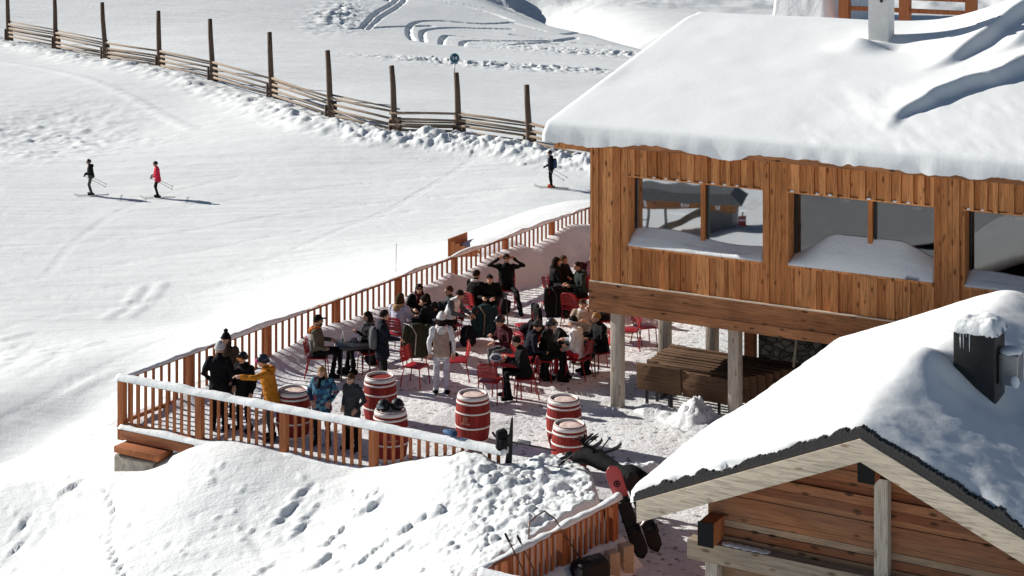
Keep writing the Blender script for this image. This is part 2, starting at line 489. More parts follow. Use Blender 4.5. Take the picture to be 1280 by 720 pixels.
# ------------------------------------------------------------------ terrace outline
K = np.array([-7.9, 35.5]); Lp = np.array([-.14, 31.1])
Uend = np.array([-7.9 + 26 * .51, 35.5 + 26 * .86])
Mp = np.array([1.80, 29.0]); Np = np.array([-.53, 26.0])
POLY = [K, Lp, np.array([.9, 31.75]), np.array([1.75, 31.2]), Mp, Np, Np + A2 * 4.5, np.array([9, 16.]), np.array([22, 14.]), np.array([34, 44.]),
        np.array([22, 66.]), Uend]

def poly_sd(x, y):
    """signed distance to the terrace outline, positive inside"""
    x = np.asarray(x, float); y = np.asarray(y, float)
    d = np.full(x.shape, 1e9); inside = np.zeros(x.shape, bool)
    n = len(POLY)
    for i in range(n):
        a = POLY[i]; b = POLY[(i + 1) % n]; e = b - a
        t = np.clip(((x - a[0]) * e[0] + (y - a[1]) * e[1]) / (e @ e), 0, 1)
        d = np.minimum(d, np.hypot(x - a[0] - t * e[0], y - a[1] - t * e[1]))
        c = ((a[1] > y) != (b[1] > y))
        with np.errstate(divide='ignore', invalid='ignore'):
            xi = (b[0] - a[0]) * (y - a[1]) / (b[1] - a[1] + 1e-12) + a[0]
        inside ^= c & (x < xi)
    return np.where(inside, d, -d)

# ------------------------------------------------------------------ terrain
P3 = []
def pz(u, v, z): P3.append(tuple(W(u, v, z)))
def pd(u, v, D): P3.append(tuple(WD(u, v, D)))
for u, v, z in [(0, 600, -5.6), (100, 520, -5.5), (0, 400, -5.4), (250, 400, -5.2), (-150, 500, -5.8), (-150, 245, -5.2), (0, 245, -5.2), (113, 245, -5.2),
                (300, 280, -5.2), (500, 260, -5.0), (687, 234, -4.6), (640, 272, -4.7), (0, 150, -4.9), (200, 160, -4.9), (400, 200, -4.7), (560, 200, -4.7),
                (11, 48, -4.0), (70, 60, -3.9), (132, 74, -3.8), (200, 85, -3.8), (266, 100, -3.8), (340, 122, -3.9), (414, 148, -4.0), (494, 167, -4.3), (574, 169, -4.2),
                (662, 182, -4.3), (740, 203, -4.7), (900, 240, -5), (1100, 250, -5.0),
                (640, 120, -5.0), (700, 100, -5.6), (300, 0, -3.4), (100, -40, -1.5), (450, 30, -5.0), (600, 40, -6.2), (700, 60, -6.6), (790, 46, -7.4), (900, 60, -8.0),
                (1100, 60, -9), (400, 80, -4.4), (560, 0, -5.2), (660, 14, -6.6), (720, 30, -7.0)]:
    pz(u, v, z)
for u, v, D in [(0, 605, 36), (0, 720, 33), (-150, 640, 35.5), (-150, 720, 34), (150, 650, 33), (150, 720, 31), (300, 650, 31.8), (300, 720, 30),
                (300, 567, 33.55), (450, 587, 32.5), (450, 650, 30.7), (450, 720, 28.4), (520, 650, 29.4), (540, 578, 31.35), (600, 572, 31.05), (560, 700, 27.6), (640, 576, 31.2),
                (700, 571, 31.4), (750, 586, 30.8), (700, 610, 29.7), (640, 640, 28.7), (740, 622, 29.05), (680, 655, 28.0), (620, 700, 27.0), (240, 562, 34.2), (150, 590, 34.9), (190, 583, 34.7)]:
    pd(u, v, D)
udir = np.array([.51, .86]); udir /= np.linalg.norm(udir); uout = np.array([-udir[1], udir[0]])
for t, zs in [(0, (-.95, -2.0, -3.9, -5.2)), (5, (-.45, -1.3, -3.9, -5.2)), (10, (-.2, -.7, -3.5, -5)), (15, (-.05, -.35, -3.0, -4.9)), (20, (.05, -.15, -2.6, -4.8)), (25, (.1, 0, -2.4, -4.7))]:
    for o, z in zip((.9, 3.2, 9, 16), zs):
        p = K + udir * t + uout * o; P3.append((p[0], p[1], z))
P3 += [(-28, 9, -4.4), (-20, 11, -3.6), (-25, 14, -4.3), (-40, 0, -5), (-60, 30, -6), (-45, 60, -5.6), (-10, 10, -1.5), (0, 10, .2), (0, 22, .3), (-8, 22, -.9), (20, 0, 1), (40, 20, 2), (60, 60, 0), (45, 80, -4),
       (-150, 170, 4), (-120, 100, -2), (110, 150, -8), (160, 250, -8), (-200, 0, -8), (200, 0, 6), (0, -120, 4), (-300, 400, 20), (300, 400, 0), (0, 320, -12), (0, 500, -12), (30, 70, -4.6), (14, 70, -4.6)]
P3 = np.array(P3)

def tps_fit(P):
    n = len(P); x, y, z = P[:, 0], P[:, 1], P[:, 2]
    r2 = (x[:, None] - x) ** 2 + (y[:, None] - y) ** 2
    Km = .5 * r2 * np.log(r2 + 1e-9) + np.eye(n) * .02
    Q = np.stack([np.ones(n), x, y], 1)
    Am = np.block([[Km, Q], [Q.T, np.zeros((3, 3))]])
    return np.linalg.solve(Am, np.concatenate([z, np.zeros(3)]))
TW = tps_fit(P3)
def tps(x, y):
    sh = x.shape; x = x.ravel(); y = y.ravel(); out = np.empty(len(x))
    for s in range(0, len(x), 40000):
        xs = x[s:s + 40000]; ys = y[s:s + 40000]
        r2 = (xs[:, None] - P3[:, 0]) ** 2 + (ys[:, None] - P3[:, 1]) ** 2
        out[s:s + 40000] = (.5 * r2 * np.log(r2 + 1e-9)) @ TW[:-3] + TW[-3] + TW[-2] * xs + TW[-1] * ys
    return out.reshape(sh)

fence_pix = [(11, 48, -4.0), (70, 60, -3.9), (132, 74, -3.8), (200, 85, -3.8), (266, 100, -3.8), (340, 122, -3.9), (414, 148, -4.0), (494, 167, -4.3), (574, 169, -4.2), (662, 182, -4.3), (745, 203, -4.7), (850, 226, -5)]
FENCE = [np.array(W(*p)) for p in fence_pix]

def seg_dist(x, y, pts):
    d = np.full(x.shape, 1e9); tt = np.zeros(x.shape); sg = np.zeros(x.shape)
    for i in range(len(pts) - 1):
        a = np.array(pts[i][:2]); e = np.array(pts[i + 1][:2]) - a
        t = np.clip(((x - a[0]) * e[0] + (y - a[1]) * e[1]) / (e @ e), 0, 1)
        dd = np.hypot(x - a[0] - t * e[0], y - a[1] - t * e[1])
        cr = e[0] * (y - a[1]) - e[1] * (x - a[0])
        m = dd < d
        d = np.where(m, dd, d); tt = np.where(m, t + i, tt); sg = np.where(m, np.sign(cr), sg)
    return d, tt, sg

def terrain_z(x, y, far=True):
    z = tps(x, y)
    z = np.clip(z, -22, 60)
    rr = np.hypot(x, y)
    # broad undulation, finer ripple of the groomed run
    z = z + .35 * fbm(x / 22, y / 22, 3, 3) * smooth(40, 80, y) + .03 * fbm(x / 2.5, y / 2.5, 3, 5)
    z = z + .03 * fbm(x / 9, y / 1.1, 3, 8) * smooth(44, 60, y)
    # mountain beyond the ravine
    m = smooth(232, 420, y + .25 * x)
    z = z + m * (58 + 20 * fbm(x / 60, y / 60, 4, 21)) + smooth(222, 250, y) * (2.4 * fbm(x / 17 + y / 30, y / 12, 5, 31, .58))
    # ravine with steep left banks
    rav = seg_dist(x, y, [W(640, -10, -7)[:2], W(692, 18, -7.4)[:2], W(735, 33, -7.6)[:2], W(800, 44, -8)[:2], W(900, 66, -8)[:2]])
    ravc = rav[0]
    z = z - 3.2 * np.exp(-((ravc - 2) / 7) ** 2) * (rav[2] > 0) - 2.0 * np.exp(-(ravc / 5) ** 2)
    # ploughed windrow on the near side of the slope fence
    fd, ft, fs = seg_dist(x, y, FENCE)
    rid = np.exp(-((fd - 1.7) / 1.3) ** 2) * (fs < 0)
    z = z + rid * (.30 + .55 * np.abs(fbm(x / 2.2, y / 1.6, 4, 41, .6)) + .28 * fbm(x / .6, y / .6, 3, 44)) * (.55 + .45 * smooth(-22, -4, x))
    # rough patch on the left of the piste and a churned band beyond the fence
    for (u, v, su, sv, amp) in [(30, 165, 6, 8, .20), (110, 178, 5, 4, .08), (655, 72, 9, 3, .5), (545, 71, 5, 1.6, .4), (420, 24, 2.5, 12, .6), (760, 40, 10, 4, .45), (10, 432, 3, 2, .12)]:
        c = W(u, v, -5)
        g = np.exp(-((x - c[0]) / su) ** 2 - ((y - c[1]) / sv) ** 2)
        z = z + amp * g * (np.abs(fbm(x / 1.3, y / 1.0, 4, 51, .62)) * 1.2 - .1)
    # the terrace floor and the ground round the huts lie inside the outline, the slope runs under them
    s = poly_sd(x, y)
    sh = np.exp(-(seg_dist(x, y, [Np, Mp, np.array([1.75, 31.2])])[0] / .8) ** 4) * .42
    k = smooth(-.05 - sh, .55 - 1.15 * sh, s)
    z = z * (1 - k) + np.minimum(z, -.5) * k
    return z

# fan of rows and columns, dense near the terrace
rows = [19.0]
while rows[-1] < 900:
    D = rows[-1]; rows.append(D * (1.0014 if 26 < D < 32.5 else 1.0024 if D < 62 else 1.004 if D < 74 else 1.002 if D < 235 else 1.005 if D < 320 else 1.015))
Dr = np.array(rows); Tc = np.concatenate([np.linspace(-.52, -.10, 290, endpoint=False), np.linspace(-.10, .09, 300, endpoint=False), np.linspace(.09, .48, 200)])
FY = np.repeat(Dr[:, None], len(Tc), 1); FX = FY * Tc[None, :]
FZ = terrain_z(FX, FY)

# lumps, footprints and drag marks pressed into or piled on the near snow
DEL = np.zeros_like(FZ)
def stamp(x, y, R, h, ax=1.0, ang=0.0, pw=1.0):
    Rm = R * max(1, ax)
    i0, i1 = np.searchsorted(Dr, [y - Rm, y + Rm]); 
    j0, j1 = np.searchsorted(Tc, [(x - Rm) / (y), (x + Rm) / (y)])
    i0 = max(0, i0 - 1); j0 = max(0, j0 - 1); i1 += 1; j1 += 1
    X = FX[i0:i1, j0:j1] - x; Y = FY[i0:i1, j0:j1] - y
    if X.size == 0: return
    c, s = math.cos(ang), math.sin(ang)
    q = np.sqrt(((X * c + Y * s) / (R * ax)) ** 2 + ((-X * s + Y * c) / R) ** 2)
    k = h * np.clip(1 - q ** 2, 0, 1) ** pw
    d = DEL[i0:i1, j0:j1]
    if h > 0: d[:] = np.where(k > 0, np.maximum(d, k + .35 * np.clip(d, 0, .25)), d)
    else: d[:] = np.where(k < 0, np.minimum(d, k), d)
def hit(u, v, z0=-.2):
    z = z0
    for _ in range(6):
        p = W(u, v, z); i = min(np.searchsorted(Dr, p[1]), len(Dr) - 1); j = min(np.searchsorted(Tc, p[0] / p[1]), len(Tc) - 1); z = FZ[i, j]
    return W(u, v, z)
def mound_density(u, v):
    return max(0, 1 - (abs(u - 690) / 110) ** 2) * max(0, 1 - ((v - (640 - .1 * (u - 690))) / 85) ** 2)
cnt = 0
rg = np.exp(-(np.maximum(0, np.abs(FX / FY * F - 55) - 50) / 85) ** 2) * smooth(24, 26, FY) * (1 - smooth(31.5, 32.2, FY))
cl_ = np.clip(.5 + 1.6 * fbm(FX / .9, FY / .9, 3, 55), 0, 1)
DEL += rg * (.11 * np.abs(fbm(FX / .55, FY / .55, 4, 56, .6)) * 1.4 + .04 * fbm(FX / .16, FY / .16, 3, 57) * cl_ - .05)
lowb = smooth(24, 26, FY) * (1 - smooth(36, 38, FY)) * (FX < .5)
DEL += lowb * (.016 * fbm(FX / .5, FY / .35, 4, 58, .6) + .05 * np.clip(fbm(FX / .45 + FY / 1.4, FY / 1.6, 3, 59) - .28, 0, 1) * -1.2)
for _ in range(2400):
    u = random.uniform(520, 790); v = random.uniform(565, 735)
    if random.random() > mound_density(u, v) ** .8 * 1.1: continue
    p = hit(u, v, .6)
    if poly_sd(np.array([p[0]]), np.array([p[1]]))[0] > .1: continue
    if fbm(np.array([p[0] / .8]), np.array([p[1] / .8]), 2, 333)[0] < .02: continue
    R = .025 + .07 * random.random() ** 2.5 + (.14 * random.random() if random.random() < .03 else 0)
    stamp(p[0], p[1], R, R * random.uniform(.35, .7) * (1 if random.random() < .8 else -.6), random.uniform(1, 1.6), random.uniform(0, PI), .9)
    cnt += 1
for _ in range(150):     # crumbs rolled down the bank
    u = random.uniform(0, 620); v = random.uniform(590, 720)
    p = hit(u, v, -.3); R = random.uniform(.035, .09)
    stamp(p[0], p[1], R, R * random.choice((.5, -.3)), random.uniform(1, 1.8), random.uniform(0, PI))
for (u0, v0, u1, v1, R, h) in [(358, 642, 388, 612, .14, -.14), (378, 664, 392, 642, .13, -.12), (394, 706, 438, 676, .16, -.14), (410, 678, 430, 662, .08, -.1), (456, 700, 500, 664, .1, -.12), (478, 706, 512, 676, .09, -.1),
                               (512, 656, 560, 628, .17, -.15), (560, 634, 596, 608, .17, -.16), (468, 613, 484, 606, .10, -.14), (462, 634, 478, 622, .16, -.2), (508, 598, 536, 580, .12, -.14), (540, 610, 572, 603, .10, -.1),
                               (330, 716, 342, 704, .1, -.1), (24, 655, 40, 640, .09, -.10), (88, 610, 100, 602, .12, -.12), (116, 542, 126, 536, .12, -.1), (60, 600, 84, 588, .1, -.1), (10, 690, 34, 668, .12, -.1)]:
    n = 5
    for i in range(n + 1):
        t = i / n; p = hit(u0 + (u1 - u0) * t + random.uniform(-2, 2), v0 + (v1 - v0) * t + random.uniform(-2, 2), -.1)
        stamp(p[0], p[1], R * .68 * random.uniform(.7, 1.3), h * .45 * random.uniform(.5, 1.2), 1.7, random.uniform(.5, .9), 1.0)
        if random.random() < .7: stamp(p[0] - .22, p[1] - .05, R * .7, -h * .35, 1.3, .6)
for i in range(26):      # a line of footprints down the bank
    v = 612 + i * 4.6; u = 133 + 6 * math.sin(i * .3) + i * .75 + (2 if i % 2 else -2)
    p = hit(u, v, -1); stamp(p[0], p[1], .065, -.05, 1.4, 1.2)
for _ in range(1100):    # blocks of the windrow along the fence
    i = random.randrange(len(FENCE) - 1); t = random.random(); p = FENCE[i] * (1 - t) + FENCE[i + 1] * t
    o = abs(random.gauss(1.9, 1.2)); R = .05 + .20 * random.random() ** 2.5
    stamp(p[0] + o * .15, p[1] - o, R, R * random.uniform(.35, .7), random.uniform(1, 1.8), random.uniform(0, PI), .8)
# ski and snowmobile tracks as shallow ridges
def track(pts, z0, R, h, step=.35):
    q = [Vector(W(u, v, z0)[:2]) for u, v in pts]
    dense = []
    for i in range(len(q) - 1):
        p0 = q[max(0, i - 1)]; p1 = q[i]; p2 = q[i + 1]; p3 = q[min(len(q) - 1, i + 2)]
        k = max(2, int((p2 - p1).length / (R * step)))
        for j in range(k):
            t = j / k
            dense.append(.5 * ((2 * p1) + (p2 - p0) * t + (2 * p0 - 5 * p1 + 4 * p2 - p3) * t * t + (3 * p1 - p0 - 3 * p2 + p3) * t ** 3))
    for p in dense: stamp(p.x, p.y, R, h * step * random.uniform(.5, 1.3))
for pts in [[(452, 46), (470, 30), (490, 20), (498, 11), (488, 9), (484, 18)], [(458, 47), (476, 33), (497, 22), (506, 14), (500, 8)],
            [(516, 54), (511, 46), (516, 36), (545, 30), (600, 28), (640, 24)], [(530, 55), (528, 46), (535, 40), (580, 34), (640, 30)], [(552, 57), (554, 48), (565, 44), (620, 45), (680, 40), (720, 33)],
            [(578, 57), (582, 50), (610, 47), (660, 45), (700, 43)], [(410, 0), (500, 8), (600, 16), (640, 22)], [(440, 48), (500, 40), (540, 36)], [(640, 50), (680, 42), (720, 34)], [(640, 24), (700, 30), (725, 24)],
            [(480, 2), (560, 10), (640, 14)], [(640, 36), (690, 38), (760, 40)]]:
    track(pts, -6, .34, -.75)
for pts in [[(132, 392), (160, 374), (174, 356)], [(160, 390), (186, 372), (203, 352)], [(0, 418), (20, 414), (34, 412)], [(0, 440), (20, 436), (40, 430)], [(90, 492), (120, 484), (150, 478)]]:
    track(pts, -5.3, .35, .10)
for pts in [[(0, 345), (150, 322), (320, 300), (520, 268)], [(0, 300), (200, 290), (420, 262), (640, 250)], [(0, 372), (120, 352), (260, 338), (400, 318)], [(0, 265), (180, 262), (400, 240), (660, 222)], [(0, 400), (90, 380), (210, 366), (330, 350)],
            [(0, 215), (200, 214), (420, 210), (660, 214)], [(30, 470), (110, 440), (200, 420), (300, 395)], [(0, 520), (60, 490), (140, 465), (220, 440)], [(330, 330), (430, 290), (540, 240), (600, 205)], [(60, 330), (100, 290), (180, 250), (300, 225)]]:
    track(pts, -5.2, .20, -.020, 1.0); track([(u + 3, v + 1.5) for u, v in pts], -5.2, .18, -.016, 1.0)
track([(0, 80), (80, 96), (160, 118), (240, 148)], -4.2, .5, .10)
FZ += DEL
FZ[:] = np.where(poly_sd(FX, FY) > .5, np.minimum(FZ, -.45), FZ)
fan = grid_obj('snow_slope', FX, FY, FZ, M['snow'])
tag(fan, 'white groomed piste and snowy mountainside around the terrace', 'snow', kind='structure')
# coarse sheet reaching the horizon all round, below the fine one where both exist
gx = np.linspace(-900, 900, 150); gy = np.linspace(-700, 1500, 180)
GX, GY = np.meshgrid(gx, gy); GZ = terrain_z(GX, GY)
infan = (GY > 17) & (GX / np.maximum(GY, 1) > -.50) & (GX / np.maximum(GY, 1) < .46) & (GY < 880)
GZ = np.where(infan, GZ - 6 - .02 * np.abs(GY), GZ)
nearb = smooth(1, .985, np.minimum(1, 0)) 
gs = grid_obj('snow_ground', GX, GY, GZ, M['snow'])
tag(gs, 'snow covered ground stretching away beyond the resort', 'snow', kind='structure')
# finer ground towards the lift station
sx = np.concatenate([np.arange(-60, -34, .6), np.arange(-34, -9.4, .12)]); sy = np.concatenate([np.arange(-12, 18, .12), np.arange(18, 60, .6)]); SX, SY = np.meshgrid(sx, sy)
keep = (SX / np.maximum(SY, .1) < -.50) | (SY < 19.5)
SZ = terrain_z(SX, SY) + .02
for k, (cx_, cy_, rr_) in enumerate(((-30, -4, 13.0), (-30, -4, 13.6), (-30.5, -4, 15.2), (-30.5, -4, 15.7), (-12, -6, 14), (-12, -6, 14.6), (-34, 8, 12), (-34, 8, 12.5))):
    SZ -= .34 * np.exp(-((np.hypot(SX - cx_, SY - cy_) - rr_ - .4 * fbm(SX / 4, SY / 4, 2, 300)) / .24) ** 2)
SZ += .10 * np.abs(fbm(SX / .7, SY / .7, 4, 301)) * smooth(.05, .3, fbm(SX / 6, SY / 6, 2, 302))
sg = grid_obj('snow_field', SX, SY, SZ, M['snow'], mask=keep)
tag(sg, 'snowfield beside the lift station', 'snow', kind='structure')

# ------------------------------------------------------------------ terrace floor
fx = np.arange(-8.4, 26, .11); fy = np.arange(15, 66, .11)
X, Y = np.meshgrid(fx, fy); sdv = poly_sd(X, Y)
la = (X - K[0]) * A2[0] + (Y - K[1]) * A2[1]
Z = .03 * fbm(X / 1.3, Y / 1.3, 4, 61) + .018 * fbm(X / .35, Y / .35, 3, 62)
Z = np.where(sdv < .12, Z - .05, Z)
fl = grid_obj('terrace_floor', X, Y, Z, M['floor'], mask=sdv > -.04)
tag(fl, 'terrace ground of trodden dirty snow', 'ground', kind='structure')

# snow bank thrown against the inside of the long railing
ulen = 25.5
tt = np.arange(0, ulen, .10); ww = np.arange(-.45, 2.3, .07)
T, WW = np.meshgrid(tt, ww)
hin = .10 + .36 * smooth(1.5, 7, T) + .16 * smooth(9, 16, T) + .22 * fbm(T / 1.1, T * 0 + 2, 3, 71)
hin = hin * (1 - .5 * smooth(0, -.45, WW))
wd = .75 + .35 * fbm(T / 2.4, T * 0 + 5, 2, 72) + .5 * smooth(1, 7, T)
Zb = hin * (1 - smooth(.02, wd, WW)) + .07 * fbm(T / .5, WW / .5, 3, 73) * (WW < wd) - .06 * smooth(wd * .9, wd * 1.2, WW) - .02
Xb = K[0] + udir[0] * T - uout[0] * WW; Yb = K[1] + udir[1] * T - uout[1] * WW
ob = grid_obj('snow_bank', Xb, Yb, Zb, M['snow_bank'])
tag(ob, 'bank of old snow heaped along the inside of the long railing', 'snow', kind='structure')

# ------------------------------------------------------------------ railings
bal_bm = MB().box((0, 0, 0), (.042, .03, 1.0))
def railing(name, p0, p1, label, post_ts, zt0=1.0, zt1=1.0, zb0=0.05, zb1=0.05, spacing=.19, capw=.22, caph=.12, cap_fn=None, skip_caps=False, blo=.10):
    p0 = Vector((p0[0], p0[1], 0)); p1 = Vector((p1[0], p1[1], 0)); d = p1 - p0; ln = d.length; yaw = math.atan2(d.y, d.x)
    rt = thing(name, label, 'railing', p0, yaw, 'wooden railings of the terrace')
    zt = lambda x: zt0 + (zt1 - zt0) * x / ln
    zb = lambda x: zb0 + (zb1 - zb0) * x / ln
    # rails (built along local x)
    def rail(nm, off, w, h, mat):
        mb = MB(); n = max(1, int(ln / 2.6)); 
        for i in range(n):
            a = ln * i / n; b = ln * (i + 1) / n - .004
            mb.bar((a, 0, off(a)), (b, 0, off(b)), w, h)
        mb.build(nm, mat, rt)
    rail('top_rail', lambda x: zt(x) - .02, .12, .04, M['railtop'])
    rail('bottom_rail', lambda x: zb(x) + blo, .05, .07, M['railwood'])
    first = None
    for t in post_ts:
        mb = MB().bbox((t - .075, -.06, zb(t) - .22), (t + .075, .06, zt(t) - .041)); mb.build('post', M['railwood'], rt)
    x = spacing * .6; pts = sorted(post_ts); n = 0
    hb = zt0 - zb0
    me = None
    while x < ln - .05:
        if min(abs(x - p) for p in pts) > .12:
            z0 = zb(x) + blo + .03; z1 = zt(x) - .042
            mb = MB().bbox((-.031, -.014, 0), (.031, .014, z1 - z0))
            if me is None:
                o = mb.build('baluster', M['railwood'], rt); me = o.data; z00 = z1 - z0
            else:
                o = bpy.data.objects.new('baluster', me); COL.objects.link(o); o.parent = rt; o.scale = (1, 1, (z1 - z0) / z00)
            o.location = (x, .045 if False else 0, z0); n += 1
        x += spacing
    if not skip_caps:
        nx = int(ln / .06); xs = np.linspace(-.05, ln + .05, nx); ys = np.linspace(-capw / 2, capw / 2, 9)
        Xc, Yc = np.meshgrid(xs, ys)
        wv = 1 + .25 * fbm(xs / .7, xs * 0 + ln, 3, 81)
        hh = cap_fn(xs) if cap_fn else np.ones_like(xs)
        Yc = Yc * wv[None, :] * np.clip(.4 + hh, .45, 1)[None, :]
        q = 1 - (np.linspace(-1, 1, 9)[:, None]) ** 4
        Zc = np.vectorize(zt)(Xc) + .002 + q * caph * (hh * (1 + .35 * fbm(xs / .5, xs * 0 + 3 + ln, 3, 83)))[None, :] + .012 * fbm(Xc / .15, Yc / .15, 2, 84)
        o = grid_obj('snow_cap', Xc, Yc, Zc, M['snow_cap'], rt, skirt=np.vectorize(zt)(Xc).min() * 0 + np.vectorize(zt)(Xc) - .012)
    return rt, n

rl, n1_ = railing('railing', K, Lp, 'front railing with thick snow on its handrail, running from the corner post past the barrels', [.05, 2.05, 4.1, 6.15, 8.3], 1.0, 1.0, .0, .0, .185, .22, .095)
ru, n2_ = railing('railing', K + udir * .12, K + udir * 23.5, 'long railing on the far side of the terrace, beside the piste', [2.0, 4.6, 7.2, 9.8, 12.4, 15.0, 17.6, 20.2, 22.8], 1.0, 1.0, 0, 0, .238, .16, .07,
                  cap_fn=lambda xs: np.clip(.45 + 1.4 * fbm(xs / 1.2, xs * 0, 3, 85), .05, 1.4))
rs, n3_ = railing('railing', Np, Mp - (Mp - Np) * .03, 'short leaning railing below the snow mound, beside the snowboards', [.75, 2.15, 3.55], 1.0, 1.0, .0, .0, .15, .18, .07,
                  cap_fn=lambda xs: np.clip(.6 + 1.2 * fbm(xs / .6, xs * 0, 3, 86), .1, 1.4))
r4, _n = railing('railing', Np + A2 * .12, Np + A2 * 2.4, 'railing end turning away from the short railing at the bottom of the picture', [.05, 2.2], .98, .98, 0, 0, .16, .2, .06)
# snow thrown against the inner foot of the short railing
tt = np.arange(0, 3.75, .06); ww = np.arange(-.2, .9, .05); T, WW = np.meshgrid(tt, ww)
sdirv = (Mp - Np) / np.linalg.norm(Mp - Np); sout = np.array([-sdirv[1], sdirv[0]])
Zb = (.42 + .1 * fbm(T / .5, T * 0, 3, 91)) * (1 - smooth(.02, .55 + .2 * fbm(T / .8, T * 0, 2, 92), WW)) * smooth(-.2, .02, WW) ** .3 + .05 * fbm(T / .3, WW / .3, 3, 93) - .05 * smooth(.5, .8, WW) - .03
ob2 = grid_obj('snow_bank', Np[0] + sdirv[0] * T - sout[0] * WW, Np[1] + sdirv[1] * T - sout[1] * WW, Zb, M['snow_bank'])
tag(ob2, 'dirty snow lying at the foot of the short railing', 'snow', kind='structure')
# snow lip along the foot of the front railing
tt = np.arange(.07, 9.2, .07); ww = np.linspace(-.15, .16, 9); T, WW = np.meshgrid(tt, ww)
q = 1 - np.linspace(-1, 1, 9)[:, None] ** 4
Zl = .05 + .10 * smooth(2.0, 3.6, T) + q * (.07 + .06 * fbm(T / .6, T * 0 + 1, 3, 95)) + .015 * fbm(T / .15, WW / .15, 2, 96)
o = grid_obj('snow_lip', K[0] + A2[0] * T + B2[0] * WW, K[1] + A2[1] * T + B2[1] * WW, Zl, M['snow_cap'], skirt=np.where(T < 2.1, .035, -.35))
tag(o, 'strip of snow along the foot of the front railing', 'snow', kind='structure')

# timber edge and stone footing under the corner of the terrace
te = MB().rbox((1.35, 0, -.17), (2.5, .16, .20), .012)
o = te.build('timber_edge_beam', M['railtop'], None); o.location = (K[0] + A2[0] * .02 - B2[0] * .06, K[1] + A2[1] * .02 - B2[1] * .06, .10); o.rotation_euler = (0, 0, YAW)
tag(o, 'long brown beam edging the terrace under the front railing corner', 'beam')
te = MB().rbox((.62, 0, 0), (1.15, .45, .13), .012)
o = te.build('timber_sill_beam', M['railwood'], None); o.location = (K[0] + A2[0] * .16 - BV.x * .2, K[1] + A2[1] * .16 - BV.y * .2, -.27); o.rotation_euler = (0, 0, YAW)
tag(o, 'short orange brown beam lying on the stone footing at the terrace corner', 'beam')
te = MB().rbox((.52, 0, -.22), (.98, .40, .40), .05, None, 0, 3)
te.v = [tuple(Vector(q) * (1 + .05 * mnoise.noise(Vector(q) * 5))) for q in te.v]
o = te.build('stone_footing', plain('pale_footing', (.33, .29, .24), .9, scale=6, bump=.8, var=.35, dist=.03), None); o.location = (K[0] + A2[0] * .16 - BV.x * .22, K[1] + A2[1] * .16 - BV.y * .22, -.35); o.rotation_euler = (0, 0, YAW)
tag(o, 'grey stone footing half buried in snow below the terrace corner', 'footing')

# ------------------------------------------------------------------ barrels
def barrel_radius(z): return .285 + .062 * (1 - ((z - .475) / .475) ** 2)
def make_barrel(label):
    t = thing('wine_barrel', label, 'barrel', (0, 0, 0), 0, 'red barrels used as standing tables')
    mb = MB()
    n = 24
    for k in range(n):       # separate staves so each keeps its own tone
        a0 = 2 * PI * k / n + .012; a1 = 2 * PI * (k + 1) / n - .012
        zs = [i / 12 * .95 for i in range(13)]
        v = []
        for z in zs:
            r = barrel_radius(z)
            for a in (a0, (a0 + a1) / 2, a1): v.append((r * math.cos(a), r * math.sin(a), z))
        f = []
        for i in range(12):
            for j in range(2): f.append((i * 3 + j, i * 3 + j + 1, (i + 1) * 3 + j + 1, (i + 1) * 3 + j))
        mb.add(v, f, 0, True)
    mb.lathe([(barrel_radius(z / 20 * .95) - .008, z / 20 * .95) for z in range(21)], 32, capt=False)
    mb.build('staves', M['barrel_red'], t)
    head = MB().lathe([(.0, .905), (.255, .905)], 24, capb=False, capt=False); head.build('head', M['barrel_red'], t)
    rim = MB().lathe([(.258, .89), (.258, .952), (barrel_radius(.95) + .001, .954), (barrel_radius(.95) + .001, .94)], 32, capb=False, capt=False); rim.build('rim', M['barrel_white'], t)
    for z0, z1 in ((.862, .935), (.785, .822), (.60, .632), (.318, .35), (.015, .075)):
        h = MB(); h.lathe([(barrel_radius(z0) - .002, z0), (barrel_radius(z0) + .010, z0 + .002), (barrel_radius(z1) + .010, z1 - .002), (barrel_radius(z1) - .002, z1)], 36, capb=False, capt=False)
        h.build('hoop', M['barrel_white'], t)
    # worn stencil: a round badge over two rows of small strokes
    em = MB()
    def on(a, z, w, h):
        r = barrel_radius(z) + .004
        em.box((r * math.cos(a), r * math.sin(a), z), (.004, w, h), Matrix.Rotation(a, 3, 'Z'))
    for k in range(14):
        th = 2 * PI * k / 14; on(-PI / 2 + .042 * math.cos(th) / .345, .535 + .036 * math.sin(th), .014, .014)
    for dx, dz in ((-.012, 0), (.012, 0), (0, .012), (0, -.012)): on(-PI / 2 + dx / .345, .535 + dz, .013, .012)
    for k, w in enumerate((.012, .018, .010, .016, .012)): on(-PI / 2 + (-.05 + k * .025) / .345, .475, w, .018)
    for k, w in enumerate((.014, .018, .020, .012, .018, .014, .016)): on(-PI / 2 + (-.084 + k * .028) / .345, .435, w, .030)
    em.build('emblem', M['emblem'], t)
    for k in range(9):
        pass
    snow = MB()
    rr = [0, .08, .14, .19, .22]
    pr = [(.22, .9055), (.2, .918), (.14, .926), (.07, .922), (.002, .924)]
    snow.lathe(pr, 20, capb=False, capt=False)
    s = snow.build('snow_dusting', plain('pinkish_frost', (.78, .56, .50), .85, var=.4, scale=9, bump=.3), t)
    return t
bar0 = make_barrel('red barrel with a dusty top between the patterned jacket and the railing group')
bl = [(367, 486, 'red barrel behind the front railing, left of the patterned ski jacket', -.6), (475, 469, 'red barrel with a bare clean lid, in front of the dark navy coat', .45),
      (488, 511, 'red barrel at the front railing with two black helmets on its lid', 0.2), (591, 491, 'red barrel standing alone in front of the white trousers', -.42),
      (705, 497, 'red barrel behind its twin, near the pillar, on the right of the terrace', .6), (712, 529, 'red barrel nearest the snow mound, half hidden behind fallen black gear', .8)]
BAR = []
